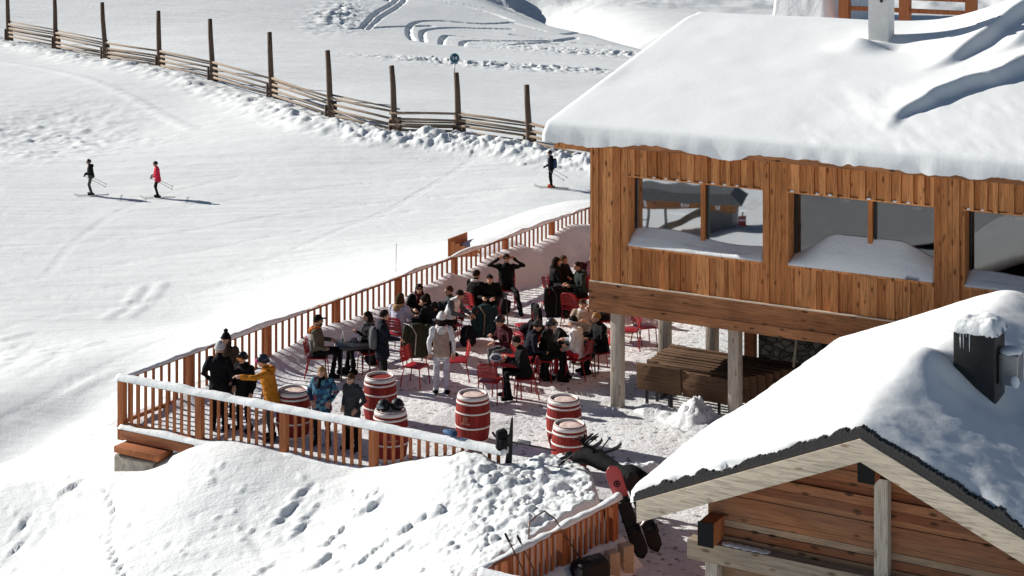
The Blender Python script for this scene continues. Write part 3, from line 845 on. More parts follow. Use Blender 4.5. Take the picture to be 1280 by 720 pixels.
for i, (u, v, lab, ry) in enumerate(bl):
    p = W(u, v, .95); loc = (p.x, p.y, 0)
    if i == 0: b = bar0; b.location = loc; b.rotation_euler = (0, 0, ry); b['label'] = lab
    else: b = dup(bar0, loc, ry, lab)
    BAR.append(Vector(loc))
    if i in (1,):
        for c in list(b.children):
            if c.name.startswith('snow_dusting'): bpy.data.objects.remove(c)

# ------------------------------------------------------------------ slope fence and sign
ff = thing('slope_fence', 'tall post and rail fence of old timber crossing the far snow slope', 'fence', tuple(FENCE[5]))
o5 = Vector(FENCE[5])
PH = [4.0, 4.2, 4.25, 4.1, 4.15, 4.15, 4.0, 3.85, 3.5, 3.3, 3.7, 3.7]
for i, p in enumerate(FENCE):
    b = Vector(p) - o5; lean = Vector((random.uniform(-.30, -.12), 0, 0)); h = PH[i]
    mb = MB(); ps = [b + Vector((0, 0, -1.0)) - lean * .3] + [b + lean * k + UP * (h * k) + Vector((random.uniform(-.02, .02), 0, 0)) for k in (0, .35, .7, 1)]
    mb.tube(ps, [.20, .195, .18, .165, .15], 10)
    po = mb.build('post', M['oldwood'], ff)
    mb = MB(); q = b + Vector((.27, -.06, -.8)); mb.tube([q, q + lean * .4 + UP * (h * .45)], [.17, .15], 8); mb.tube([q + Vector((-.54, .04, 0)), q + Vector((-.50, .04, 0)) + lean * .4 + UP * (h * .40)], [.10, .08], 8)
    mb.build('brace', M['oldwood'], po)
    if i == 8: signp = Vector(p) + lean + UP * h
for i in range(len(FENCE) - 1):
    a = Vector(FENCE[i]) - o5; b = Vector(FENCE[i + 1]) - o5
    for k, z in enumerate((.22, .52, .85, 1.22)):
        mb = MB(); j = lambda: random.uniform(-.045, .045)
        ex = (b - a).normalized() * .35
        mid = (a + b) / 2 + UP * (z + j() * .5) + Vector((0, -.12, 0))
        mb.tube([a + UP * (z + j()) + Vector((0, -.12 - .05 * (k % 2), 0)) - ex, mid, b + UP * (z + j()) + Vector((0, -.12 - .05 * (k % 2), 0)) + ex], [.085, .075, .065], 7, side=UP, flat=.55)
        mb.build('rail', M['oldrail'], ff)
        if random.random() < .45:
            mb = MB(); z += .17; mb.tube([a + UP * (z + j()) + Vector((0, .12, 0)) - ex, b + UP * (z + j()) + Vector((0, .12, 0)) + ex], [.06, .045], 7); mb.build('rail', M['oldrail'], ff)
sg_ = thing('piste_sign', 'round dark blue piste number sign on a thin pole above a fence post', 'sign', tuple(signp + Vector((-.1, 0, -.6))))
MB().tube([(0, 0, 0), (0, 0, 1.15)], .03, 8).build('pole', M['grey_metal'], sg_)
disc = MB(); disc.tube([(0, -.03, 1.42), (0, .01, 1.42)], .27, 24); disc.build('disc', M['sign_blue'], sg_)
ring = MB()
for k in range(24):
    a0 = 2 * PI * k / 24; a1 = 2 * PI * (k + 1) / 24
    ring.bar((.255 * math.cos(a0), -.033, 1.42 + .255 * math.sin(a0)), (.255 * math.cos(a1), -.033, 1.42 + .255 * math.sin(a1)), .012, .02)
ring.build('rim', plain('pale_teal_rim', (.12, .32, .40), .4, var=.05, bump=0), sg_)
tx = bpy.data.curves.new('digits', 'FONT'); tx.body = '14'; tx.size = .30; tx.align_x = 'CENTER'; tx.align_y = 'CENTER'; tx.extrude = .004
to = bpy.data.objects.new('digits', tx); COL.objects.link(to)
bpy.context.view_layer.update()
tm = bpy.data.meshes.new_from_object(to.evaluated_get(bpy.context.evaluated_depsgraph_get())); bpy.data.objects.remove(to)
to = bpy.data.objects.new('digits', tm); COL.objects.link(to); tm.materials.clear(); tm.materials.append(M['white_plastic'])
to.parent = sg_; to.location = (0, -.038, 1.42); to.rotation_euler = (PI / 2, 0, 0)

pm = hit(495, 329, -4.7) if False else W(495, 330, -.35)
o = MB().tube([(0, 0, -.6), (0, 0, 0), (.01, 0, .55), (0, 0, .62)], [.012, .012, .010, .008], 6).build('marker_pole', M['grey_metal']); o.location = tuple(pm)
tag(o, 'thin marker pole stuck in the snow outside the long railing', 'pole')
# wooden board sticking out of the bank outside the railing
p = W(578, 312, .05)
ws = thing('wooden_hatch', 'orange brown boarded wooden box half buried in the bank outside the long railing', 'wooden box', tuple(p), YAW)
mb = MB()
for i in range(5): mb.bbox((-.42 + i * .17, -.02 - .01 * (i % 2), -.7), (-.42 + i * .17 + .165, .02, .20 - i * .05))
mb.build('front_boards', M['railwood'], ws)
MB().bbox((-.47, -.05, -.7), (-.423, 1.0, .27)).build('side_board', M['railwood'], ws)
mb = MB().bar((-.5, .035, .10), (.6, .035, -.02), .06, .08); mb.build('batten', M['railwood'], ws)
mb = MB(); mb.ball((.55, .9, -.16), (1.15, .8, .36), nu=24, nv=12); mb.build('snow_cap', M['snow_cap'], ws)
# ------------------------------------------------------------------ the chalet (local x along the facade, y to the back)
C0 = Vector((1.714, 36.99, 0))
def fac(u, v, y=0.0):
    """facade plane shifted back by y: local x and height of a picture point"""
    r = (u - 640) / F; cx = C0.x + BV.x * y; cy = C0.y + BV.y * y
    a = (r * cy - cx) / (AV.x - r * AV.y); D = cy + a * AV.y
    return a, CZ - (v - VH) * D / F
ch = thing('chalet', 'larch clad mountain restaurant on pillars under a thick blanket of snow', 'building', C0, YAW)
ZB, ZF, ZT = 1.99, 2.63, 5.85        # beam underside, cladding foot, cladding top
XR = 14.0
WIN = []
for (u0, u1, um) in ((785, 955, 880), (985, 1169, 1089)):
    a0 = fac(u0, 310)[0]; a1 = fac(u1, 330)[0]; WIN.append((a0, a1, fac(um, 270, .3)[0]))
w2 = WIN[1][1] - WIN[1][0]; a0 = fac(1205, 365)[0]; WIN.append((a0, a0 + w2, a0 + w2 * .55))
WIN.append((WIN[2][1] + .55, WIN[2][1] + .55 + 2.2, WIN[2][1] + 1.8))
WT, WS = 4.90, 3.41                   # window head and sill edge
mb = MB()
def boards(x0, x1, z0, z1, two=False, jag=0):
    x = x0; k = 0
    while x < x1 - .01:
        w = random.choice((.085, .11, .13, .15, .17))
        if x1 - (x + w) < .06: w = x1 - x
        d = random.choice((0, .018, .036, .058)) if not two else (.05 if k % 2 else .004)
        zz0 = z0 + (.010 if (two and k % 2 == 0) else 0)
        mb.bbox((x + .003, -d, zz0), (x + w - .003, .06, z1 - random.random() * jag))
        if random.random() < .18 and z1 - z0 > 2:       # butt joint
            pass
        x += w; k += 1
prev = 0.0
ledge = []
for (a0, a1, am) in WIN:
    boards(prev, a0, ZF, ZT)
    boards(a0, a1, ZF, WS - .012)
    xs0 = len(mb.v)
    boards(a0, a1, WT, ZT, True)
    prev = a1
boards(prev, XR, ZF, ZT)
# corner board and flashing above the beam
mb.bbox((-.05, -.062, ZF), (-.001, .08, ZT)); mb.bbox((-.05, .082, ZF), (-.002, .20, ZT))
mb.build('cladding', M['facade'], ch)
mb = MB(); mb.bbox((-.06, -.085, ZF - .028), (XR, .05, ZF - .002)); mb.build('drip_board', M['palewood'], ch)
mb = MB()
for (x0, x1) in ((-.09, 3.1), (3.103, 6.9), (6.903, 10.6), (10.603, XR)):
    for k in range(3):
        h = (ZF - .03 - ZB) / 3; d = (.055, .04, .05)[k]
        mb.bbox((x0, -d, ZB + k * h + .002), (x1, .10, ZB + (k + 1) * h - .002))
for k in range(3):
    h = (ZF - .03 - ZB) / 3
    mb.bbox((-.09, .102, ZB + k * h + .002), (-.03, 9, ZB + (k + 1) * h - .002))
mb.build('floor_beam', M['beamwood'], ch)
# side, back and inner walls
mb = MB()
y = .25
while y < 14.2:
    w = random.choice((.11, .14, .17)); d = random.choice((0, .015, .03)); mb.bbox((-.0 - d, y, ZF), (.06, y + w - .003, 5.9 + min(y, 15 - y) * .2)); y += w
mb.build('side_cladding', M['facade'], ch)
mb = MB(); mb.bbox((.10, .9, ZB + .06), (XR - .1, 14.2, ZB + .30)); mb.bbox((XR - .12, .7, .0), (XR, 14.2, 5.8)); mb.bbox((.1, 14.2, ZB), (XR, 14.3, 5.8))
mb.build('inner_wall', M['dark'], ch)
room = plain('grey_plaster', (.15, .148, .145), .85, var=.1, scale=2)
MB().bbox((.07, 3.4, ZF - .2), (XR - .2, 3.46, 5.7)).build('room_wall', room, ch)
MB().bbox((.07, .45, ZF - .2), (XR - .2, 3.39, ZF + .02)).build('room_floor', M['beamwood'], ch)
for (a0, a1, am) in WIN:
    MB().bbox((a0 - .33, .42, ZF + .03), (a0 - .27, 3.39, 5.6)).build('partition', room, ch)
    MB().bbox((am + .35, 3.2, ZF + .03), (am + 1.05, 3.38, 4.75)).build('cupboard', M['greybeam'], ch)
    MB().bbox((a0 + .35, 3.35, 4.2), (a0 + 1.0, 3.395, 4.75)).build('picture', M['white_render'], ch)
    for lx in (a0 + .7, am + .6):
        lm = MB(); lm.tube([(lx, 1.5, 4.62), (lx, 1.5, 5.6)], .008, 5); lm.lathe([(.03, .12), (.10, .09), (.16, 0)], 16, c=(lx, 1.5, 4.5), capb=False); lm.build('pendant_lamp', M['alu'], ch)
    MB().bbox((a0 + .4, .9, 3.36), (a1 - .5, 1.7, 3.42)).build('dining_table', M['planks'], ch)
# ground floor: rubble wall and timber door frame under the overhang
mb = MB(); mb.bbox((2.55, 2.9, -.3), (XR - .13, 3.3, ZB + .05)); mb.bbox((2.55, 3.31, -.3), (2.95, 14.2, ZB + .05)); mb.build('stone_wall', M['rubble'], ch)
mb = MB(); mb.bbox((2.28, 2.74, -.1), (2.50, 2.94, ZB)); mb.build('door_post', M['railtop'], ch)
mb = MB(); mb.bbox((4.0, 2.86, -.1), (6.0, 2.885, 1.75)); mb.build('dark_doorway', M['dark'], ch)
# pillars
def pil(u, v):
    p = W(u, v, 0); return p
P1 = W(772, 507, 0); P4 = W(919, 529, 0)
for p in (P1, P4, P1 + BV * 2.4, P1 + AV * 1.12 + BV * 2.42, P4 + AV * 2.6):
    q = p - C0; lx = q.dot(AV); ly = q.dot(BV)
    if p is P4: ly = max(ly, .1)
    m_ = MB().rbox((lx, max(ly, .20), ZB / 2 - .05), (.235, .235, ZB + .1), .012); m_.build('pillar', M['paleup'], ch)

# windows
def sill_snow(a0, a1, i):
    n = 46; ys = np.linspace(-.045, .33, 16); xs = np.linspace(a0 + .02, a1 - .02, n); X, Y = np.meshgrid(xs, ys)
    sx_ = (X - a0) / (a1 - a0); t = (Y + .045) / .375
    if i == 0: prof = .30 + .05 * np.sin(sx_ * 7) - .10 * smooth(.35, 1, sx_); 
    elif i == 1: prof = .48 * smooth(0, .32, sx_) * (1 - .55 * smooth(.72, 1, sx_)) + .16
    else: prof = .20 + .05 * np.sin(sx_ * 5 + 1)
    Z = WS + .045 + prof * t ** (.8 if i != 1 else .62) + .012 * fbm(X / .3, Y / .2, 3, 100 + i) + .03 * fbm(sx_ * 5, t * 0, 2, 105 + i) * (t < .3)
    return X, Y, Z
for i, (a0, a1, am) in enumerate(WIN):
    wn_ = bpy.data.objects.new('window', None); COL.objects.link(wn_); wn_.parent = ch
    fr = MB()
    fr.bbox((a0 - .02, -.03, WS - .01), (a0 + .015, .40, WT + .02)); fr.bbox((a1 - .015, -.03, WS - .01), (a1 + .02, .40, WT + .02))      # reveal boards
    fr.bbox((a0 + .016, -.045, WT - .03), (a1 - .016, .40, WT - .001)); fr.bbox((a0 + .016, -.05, WS - .01), (a1 - .016, .40, WS + .03))
    fr.bbox((am - .045, .23, WS + .031), (am + .045, .36, WT - .031))
    fr.build('frame', M['facade'], wn_)
    sa = MB()
    for b0, b1 in ((a0 + .016, am - .056), (am + .056, a1 - .016)):
        sa.bbox((b0, .30, WS + .031), (b0 + .05, .36, WT - .031)); sa.bbox((b0 + .051, .30, WS + .031), (b1, .36, WS + .10)) 
    sa.build('sash', M['black_metal'], wn_)
    for b0, b1 in ((a0 + .067, am - .056), (am + .056, a1 - .017)):
        MB().bbox((b0, .325, WS + .101), (b1, .335, WT - .032)).build('pane', M['glass'] if i == 0 else M['glass_dim'], wn_)
    X, Y, Z = sill_snow(a0, a1, i)
    grid_obj('sill_snow', X, Y, Z, M['snow_cap'], wn_, skirt=np.full(Z.shape, WS + .031))
    x = a0 + .1
    while x < a1 - .1:
        if random.random() < .75: MB().ball((x, -.035, WT + .012), (random.uniform(.035, .055), .03, .022), nu=8, nv=5).build('ledge_snow', M['snow_cap'], wn_)
        x += .26

# roof: boards under the eave and the snow slab
rf = MB()
rf.bbox((-.82, -.34, 5.50), (XR + .6, -.30, 5.66))
SL = .222
def slab(x0, x1, y0, y1, off, th):
    z0 = 5.60 + off + SL * (y0 + .35); z1 = 5.60 + off + SL * (y1 + .35)
    rf.add([(x0, y0, z0), (x1, y0, z0), (x1, y1, z1), (x0, y1, z1), (x0, y0, z0 + th), (x1, y0, z0 + th), (x1, y1, z1 + th), (x0, y1, z1 + th)],
           [(3, 2, 1, 0), (4, 5, 6, 7), (0, 1, 5, 4), (1, 2, 6, 5), (2, 3, 7, 6), (3, 0, 4, 7)])
slab(-.82, XR + .6, -.298, 7.5, 0, .10)
rf.add([(-.82, 7.502, 7.343), (XR + .6, 7.502, 7.343), (XR + .6, 15, 5.68), (-.82, 15, 5.68), (-.82, 7.502, 7.44), (XR + .6, 7.502, 7.44), (XR + .6, 15, 5.78), (-.82, 15, 5.78)],
       [(3, 2, 1, 0), (4, 5, 6, 7), (0, 1, 5, 4), (1, 2, 6, 5), (2, 3, 7, 6), (3, 0, 4, 7)])
rf.build('roof', M['beamwood'], ch)
for k in range(7): MB().bbox((-.80, .3 + k * 2.0, 5.36 + SL * (.6 + min(k * 2.0, 14.4 - k * 2))), (-.004, .48 + k * 2.0, 5.55 + SL * (.6 + min(k * 2.0, 14.4 - k * 2)))).build('rafter_end', M['beamwood'], ch)
MB().bbox((-.83, -.20, 5.36), (-.052, -.06, 5.58)).build('rafter_end', M['facade'], ch)

def roof_loc(u, v):
    """picture point on the plane of the snow surface, in chalet coordinates"""
    d = Vector(((u - 640) / F, 1, -(v - VH) / F)); dl = Vector((d.dot(AV), d.dot(BV), d.z)); o = Vector((0, 0, CZ)) - C0; ol = Vector((o.dot(AV), o.dot(BV), o.z))
    # z = 6.0 + SL*(y+.4)
    t = (6.0 + SL * (ol.y + .4) - ol.z) / (dl.z - SL * dl.y)
    return ol + dl * t
xs = np.concatenate([np.linspace(-.95, 4, 62, endpoint=False), np.arange(4, 14.7, .055)]); ys = np.concatenate([np.arange(-.52, .1, .03), np.arange(.1, 9, .07), np.arange(9, 15.3, .3)])
X, Y = np.meshgrid(xs, ys)
base = 5.705 + SL * (7.85 - np.abs(Y - 7.5)) 
ed = np.minimum(np.minimum(X + .95, 14.65 - X), np.minimum(Y + .52, 15.25 - Y))
th = .25 * np.sqrt(np.clip(1 - np.clip(1 - ed / .14, 0, 1) ** 2, 0, 1)) + .04
th = th + .05 * fbm(X / 2.6, Y / 2.6, 3, 111) * smooth(0, .5, ed) - .10 * np.exp(-((Y - 7.5) / .5) ** 2)
def crest(pts, A, ramp_w, lee, seed, wig):
    P = [roof_loc(u, v) for u, v in pts]
    d, t, sg = seg_dist(X, Y, [np.array((p.x, p.y)) for p in P])
    s = -d * sg + wig * fbm(X / .9, Y / .9, 3, seed)         # positive beyond the crest (lower right)
    al = smooth(0, 2.0, t)
    end = np.where(t >= len(P) - 1.001, np.exp(-d / 1.2), 1)
    up = np.exp(-np.clip(-s, 0, 9) / ramp_w); dn = 1 - smooth(0, lee, s)
    return A * al * np.where(s < 0, up, dn) * np.where((t <= .001), np.exp(-d / .25), 1)
th = th + crest([(1142, 93), (1185, 77), (1240, 54), (1300, 26)], .30, .8, .30, 121, .08)
th = th + crest([(1098, 170), (1125, 142), (1180, 122), (1230, 104), (1300, 76)], .25, .7, .26, 123, .22)
th = th + crest([(1230, 78), (1265, 66), (1300, 50)], .18, .5, .3, 125, .12)
c = roof_loc(1260, 2); th = th + .75 * np.exp(-((X - c.x - 1.0) / 1.7) ** 2 - ((Y - c.y) / 2.6) ** 2)
c = roof_loc(1205, 215); th = th + .022 * fbm(X / .5 + Y / .8, Y / 1.0, 4, 127) * smooth(3.2, 5.5, X) * (1 - smooth(2.0, 3.8, Y))
c = roof_loc(1098, 54)
th = th + .22 * np.exp(-((X - c.x + .35) / .5) ** 2 - ((Y - c.y + .35) / .35) ** 2) - .14 * np.exp(-((X - c.x - .45) / .35) ** 2 - ((Y - c.y + .05) / .3) ** 2)
Zr = base + th
# hanging ragged lip at the eave
lip = -.02 - .13 * np.clip(.5 + 1.3 * fbm(xs / .8, xs * 0 + 7, 3, 131), 0, 1.2) - .035 * fbm(xs / .13, xs * 0, 2, 132)
bot = base - .02 + 0 * X
bot[0, :] = base[0, :] + lip; bot[1, :] = bot[0, :]
Yl = Y.copy(); Yl[0, :] = -.50 + .05 * fbm(xs / .5, xs * 0, 2, 133)
Xl = X.copy()
Zr[0, :] = base[0, :] + .02
so_ = grid_obj('roof_snow', Xl, Yl, Zr, M['snow_roof'], ch, skirt=bot)
# chimney on the roof
q = roof_loc(1098, 50)
cmn = MB(); cmn.bbox((q.x - .23, q.y - .02, q.z - .8), (q.x + .23, q.y + .45, q.z + 1.5)); co = cmn.build('chimney', M['white_render'], ch)
cap = MB(); cap.bbox((q.x - .3, q.y - .09, q.z + 1.502), (q.x + .3, q.y + .52, q.z + 1.58)); cap.bbox((q.x - .2, q.y + .03, q.z + 1.582), (q.x + .2, q.y + .4, q.z + 1.85)); cap.build('cap', M['grey_metal'], co)
br = MB(); br.tube([(q.x + .08, q.y - .06, q.z + 1.5), (q.x + .07, q.y - .07, q.z + 1.05), (q.x + .09, q.y - .06, q.z + .86)], [.05, .045, .03], 8); br.build('bracket', M['black_metal'], co)

# timber balcony of a neighbouring house behind the ridge
def bwd(u, v, D): return WD(u, v, D)
bD = 50.0
b0 = WD(1056, 26, bD); 
bal = thing('timber_balcony', 'brown timber balcony with two stout posts behind the snowy roof ridge', 'balcony', (b0.x, b0.y, 0), YAW)
zf = b0.z - .25
for x in (0, 1.75, 3.6):
    MB().bbox((x - .14, -.14, -.6), (x + .14, .14, zf + 2.3)).build('post', M['railwood'], bal)
for x0, x1 in ((.142, 1.608), (1.892, 3.458)):
    for z in (.62, .98):
        MB().bbox((x0, -.05, zf + z - .06), (x1, .05, zf + z + .06)).build('rail', M['railwood'], bal)
MB().bbox((-2.2, -.30, zf - .35), (4.2, -.145, zf - .05)).build('floor_edge', M['railwood'], bal)
MB().bbox((-2.2, -.142, zf - .30), (4.2, 5, zf - .05)).build('floor', M['railtop'], bal)
for x in (-2.0, 4.0): MB().bbox((x - .14, 4.6, -.6), (x + .14, 4.88, zf - .302)).build('post', M['railwood'], bal)
xs = np.linspace(-2.2, 4.2, 80); ys = np.linspace(-.13, 5, 60); X, Y = np.meshgrid(xs, ys)
Z = zf - .05 + .10 + .05 * fbm(X, Y, 3, 141) + 1.25 * (1 - smooth(-.75, -.2, X)) * smooth(-.1, .5, Y) + .07 * fbm(X / .2, Y / .2, 3, 142) * (X < -.2)
grid_obj('snow_cover', X, Y, Z, M['snow_cap'], bal, skirt=np.full(Z.shape, zf - .048))

# ------------------------------------------------------------------ stacked tabletops under the chalet
def chl(x, y, z=0): return C0 + AV * x + BV * y + UP * z
def make_table(label, x, y, length, h=.54, legs=.33, tilt=.06):
    t = thing('stacked_table', label, 'table', chl(x, y), YAW, 'tables stacked on edge under the chalet')
    top = MB(); top.rbox((length / 2, 0, legs + h / 2), (length, .085, h), .006, Matrix.Rotation(tilt, 3, 'X')); top.build('tabletop', M['planks'], t)
    for lx in (.22, length - .22):
        MB().bbox((lx - .025, -.02, -.02), (lx + .025, .03, legs + .01)).build('leg', M['black_metal'], t)
    MB().bbox((.25, .045, legs + .08), (length - .25, .06, legs + .13)).build('batten', M['black_metal'], t)
    return t
names = ['front', 'second', 'third', 'fourth', 'fifth', 'sixth', 'seventh', 'rearmost']
make_table('left one of the two short planks at the very front of the table stack', .80, .46, 1.0, .55, .34)
make_table('right one of the two short planks at the front of the table stack', 1.83, .50, 1.02, .52, .32)
for i in range(9):
    lab = '%s long tabletop in the stack of tables on edge, counted behind the short front planks' % ('first', 'second', 'third', 'fourth', 'fifth', 'sixth', 'seventh', 'eighth', 'last')[i]
    make_table(lab, .84 + random.uniform(0, .04) + (0 if i else .35), .70 + i * .165, 2.35 + .11 * i - (0 if i else .35), .55 + random.uniform(-.02, .02), .33, .05)
mb = MB().tube([tuple(chl(3.75, 1.55, .0)), tuple(chl(3.82, 1.9, 1.75))], .028, 8); o = mb.build('wooden_pole', M['paleup'])
tag(o, 'pale wooden pole leaning in the dark space under the chalet', 'pole')

# shovelled snow heap in front of the tables
c = W(868, 528, 0)
gx_ = np.arange(-1.6, 1.35, .045); gy_ = np.arange(-.75, .75, .045); X, Y = np.meshgrid(gx_, gy_)
R1 = np.hypot(X / .42, Y / .40); R2 = np.hypot((X - .25) / 1.05, Y / .55); R3 = np.hypot((X + .95) / .55, (Y - .25) / .42)
Z = .42 * np.clip(1 - R1, 0, 1) + .22 * np.clip(1 - R2 ** 2, 0, 1) + .16 * np.clip(1 - R3 ** 2, 0, 1)
nz = np.abs(fbm(X / .22, Y / .22, 4, 151, .6)); Z = Z * (.8 + .45 * nz) + .07 * nz * (Z > .02) - .03
o = grid_obj('snow_heap', X, Y, Z, M['snow_bank']); o.location = (c.x, c.y, 0); o.rotation_euler = (0, 0, YAW)
tag(o, 'shovelled heap of lumpy snow before the stacked tables', 'snow heap')

# ------------------------------------------------------------------ the hut
H0 = Vector((1.82, 25.0, 0))
hut = thing('log_hut', 'small plank hut with pale bargeboards and deep snow on its roof', 'hut', H0, YAW)
HX, HZ0, HZ1, HL = 3.226, 2.40, 3.80, 8.5    # ridge x, eave and ridge height of the bargeboard top, length
hs = (HZ1 - HZ0) / HX
W0, W1, WY = .78, 5.67, .62
def roofz(x): return HZ1 - hs * abs(x - HX)
mb = MB(); z = -.1; k = 0
while z < HZ1 - .2:
    h = random.choice((.085, .10, .12, .14)); zt_ = min(z + h - .004, HZ1 - .22)
    # each plank clipped under the rafters
    def cl(zz): return max(W0, HX - (HZ1 - .16 - zz) / hs), min(W1, HX + (HZ1 - .16 - zz) / hs)
    x0, x1 = cl(z); x2, x3 = cl(zt_)
    d = random.choice((0, .012, .022, .034))
    if x1 - x0 > .1:
        y0, y1 = WY - d, WY + .08
        mb.add([(x0, y0, z), (x1, y0, z), (x1, y1, z), (x0, y1, z), (x2, y0 - .004, zt_), (x3, y0 - .004, zt_), (x3, y1, zt_), (x2, y1, zt_)],
               [(3, 2, 1, 0), (4, 5, 6, 7), (0, 1, 5, 4), (1, 2, 6, 5), (2, 3, 7, 6), (3, 0, 4, 7)])
    for q_ in range(len(mb.m) - 6, len(mb.m)): mb.m[q_] = 1 if z < 1.85 + .3 * random.random() else 0
    z += h; k += 1
mb.build('gable_wall', [M['hutwood'], M['hutgrey']], hut)
mb = MB(); z = -.1
while z < 2.5:
    h = .17
    mb.bbox((W0 - random.choice((0, .015)), WY + .085, z), (W0 + .08, HL - .5, z + h - .004)); mb.bbox((W1 - .08, WY + .085, z), (W1, HL - .5, z + h - .004)); z += h
mb.bbox((W0, HL - .48, -.1), (W1, HL - .40, 2.5))
mb.build('side_wall', M['hutwood'], hut)
# bargeboards: two boards per side, one above the other
def barge(sgn, name):
    m_ = MB()
    for k, (o0, o1, yy) in enumerate(((0, -.16, .0), (-.163, -.31, .012))):
        xe = -.06 if sgn < 0 else 2 * HX + .06
        P = [(HX, HZ1 + o1), (xe, HZ0 + o1 - hs * .06), (xe, HZ0 + o0 - hs * .06), (HX, HZ1 + o0)]
        if sgn > 0: P = P[::-1]
        m_.prism(P, yy, yy + .045)
    return m_.build(name, M['palewood'], hut)
barge(-1, 'bargeboard'); barge(1, 'bargeboard')
# purlins with black end caps, posts, tie beam
for (x, zc) in ((.92, 2.02), (HX + .02, 3.32)):
    pu = MB().bbox((x - .11, .215, zc - .16), (x + .11, HL - .3, zc + .16)).build('purlin', M['railwood'], hut)
    MB().bbox((x - .12, .195, zc - .17), (x + .115, .213, zc + .17)).build('end_cap', M['cap_black'], pu)
pu = MB().bbox((5.4, .075, 1.86), (5.66, HL - .3, 2.18)).build('purlin', M['railwood'], hut)
MB().bbox((.55, .40, 1.55), (5.9, .615, 1.82)).build('tie_beam', M['greybeam'], hut)
sn = MB()
for k in range(5): sn.ball((1.15 + k * .13, .50, 1.83), (.11, .09, .022 - .003 * k), nu=8, nv=5)
sn.build('ledge_snow', M['snow_cap'], hut)
MB().bbox((HX + .05, .44, 1.822), (HX + .24, .60, 3.155)).build('king_post', M['paleup'], hut)
MB().bbox((.82, .42, -.1), (1.0, .60, 1.548)).build('post', M['paleup'], hut)
MB().bbox((5.35, .42, -.1), (5.55, .60, 1.548)).build('post', M['paleup'], hut)
MB().bbox((2.2, .46, -.1), (2.3, .60, 1.548)).build('door_frame', M['paleup'], hut)
# slate roof with ragged front edge
def rslab(x0, x1, off, th, y0, y1):
    return [(x0, y0, roofz(x0) + off), (x1, y0, roofz(x1) + off), (x1, y1, roofz(x1) + off), (x0, y1, roofz(x0) + off), (x0, y0, roofz(x0) + off + th), (x1, y0, roofz(x1) + off + th), (x1, y1, roofz(x1) + off + th), (x0, y1, roofz(x0) + off + th)]
bf = [(3, 2, 1, 0), (4, 5, 6, 7), (0, 1, 5, 4), (1, 2, 6, 5), (2, 3, 7, 6), (3, 0, 4, 7)]
mb = MB()
mb.add(rslab(-.12, HX - .001, .004, .075, .02, HL), bf); mb.add(rslab(HX + .001, 2 * HX + .12, .004, .075, .02, HL), bf)
for side in (-1, 1):
    n = 170; xs_ = [HX + side * (HX + .10) * t / n for t in range(n + 1)]
    top = []
    for x in xs_:
        g = .5 + 1.1 * mnoise.noise(Vector((x * 1.9, side * 3.1, 0))) + .5 * mnoise.noise(Vector((x * 7, side, 1)))
        top.append(.085 + .10 * max(0, min(1, g)) + random.uniform(-.012, .012))
    for t in range(n):
        x0, x1 = xs_[t], xs_[t + 1]; P = [(x0, roofz(x0) + .0805), (x1, roofz(x1) + .0805), (x1, roofz(x1) + top[t]), (x0, roofz(x0) + top[t])]
        if top[t] > .09: mb.prism(P if side > 0 else P[::-1], .022, .15)
mb.build('roof', M['slate'], hut)
xs = np.arange(-.18, 2 * HX + .2, .045); ys = np.concatenate([np.arange(.06, .585, .03), np.arange(.6, HL + .1, .06)])
X, Y = np.meshgrid(xs, ys)
apex = HX - .25 * np.exp(-((Y - 2.2) / 1.6) ** 2)
rz = HZ1 - hs * np.sqrt((X - apex) ** 2 + .06) + .04
edf = .07 + .08 * np.clip(.6 + 1.6 * fbm(X / 1.1, X * 0 + 3, 3, 161), 0, 1.6)
ed = np.minimum(np.minimum(X + .18 - .05 * fbm(Y / .5, Y * 0, 2, 162), 2 * HX + .2 - X), np.minimum(Y - edf, HL + .1 - Y))
th = .04 + .20 * np.sqrt(np.clip(1 - np.clip(1 - ed / .30, 0, 1) ** 2, 0, 1))
th = np.where(ed <= 0, -.06, th)
th = th + .05 * fbm(X / 1.4, Y / 1.4, 3, 165) * smooth(0, .4, ed) + .012 * fbm(X / .25, Y / .25, 3, 166)
# drift swept up against the chimney and a hollow beside it
cx, cy = 3.90, 3.50
th = th + .30 * np.exp(-((X - cx + .62) / .55) ** 2 - ((Y - cy + .45) / .7) ** 2) - .10 * np.exp(-((X - cx + .15) / .35) ** 2 - ((Y - cy + .65) / .22) ** 2)
th = th - .09 * np.exp(-((X - cx - .55) / .35) ** 2 - ((Y - cy + .1) / .4) ** 2)
th = np.where(ed > .3, np.maximum(th, .13), th)
Zs = rz + th
Zs = np.maximum(Zs, HZ1 - hs * np.abs(X - HX) - .02)
grid_obj('roof_snow', X, Y, Zs, M['snow_roof'], hut, skirt=HZ1 - hs * np.abs(X - HX) + .0)
chm = MB(); chm.rbox((cx, cy, 3.84), (.62, .58, 1.5), .02); cho = chm.build('chimney', M['black_metal'], hut)
sc_ = MB(); 
xs = np.linspace(-.36, .36, 26); X, Y = np.meshgrid(xs, np.linspace(-.34, .34, 24))
q = np.clip(1 - (np.abs(X) / .36) ** 4, 0, 1) * np.clip(1 - (np.abs(Y) / .34) ** 4, 0, 1)
Z = 4.58 + .19 * q ** .5 * (1 + .5 * fbm(X / .25, Y / .25, 3, 171)) - .05
s_ = grid_obj('snow_cap', X + cx, Y + cy, Z, M['snow_cap'], cho, skirt=np.full(Z.shape, 4.54) - .06 * np.abs(fbm(X / .07, Y / .07, 2, 172)))
vb = MB(); vb.rbox((cx + .46, cy + .02, 4.02), (.29, .34, .46), .02); vbo = vb.build('flue_box', M['grey_metal'], cho)
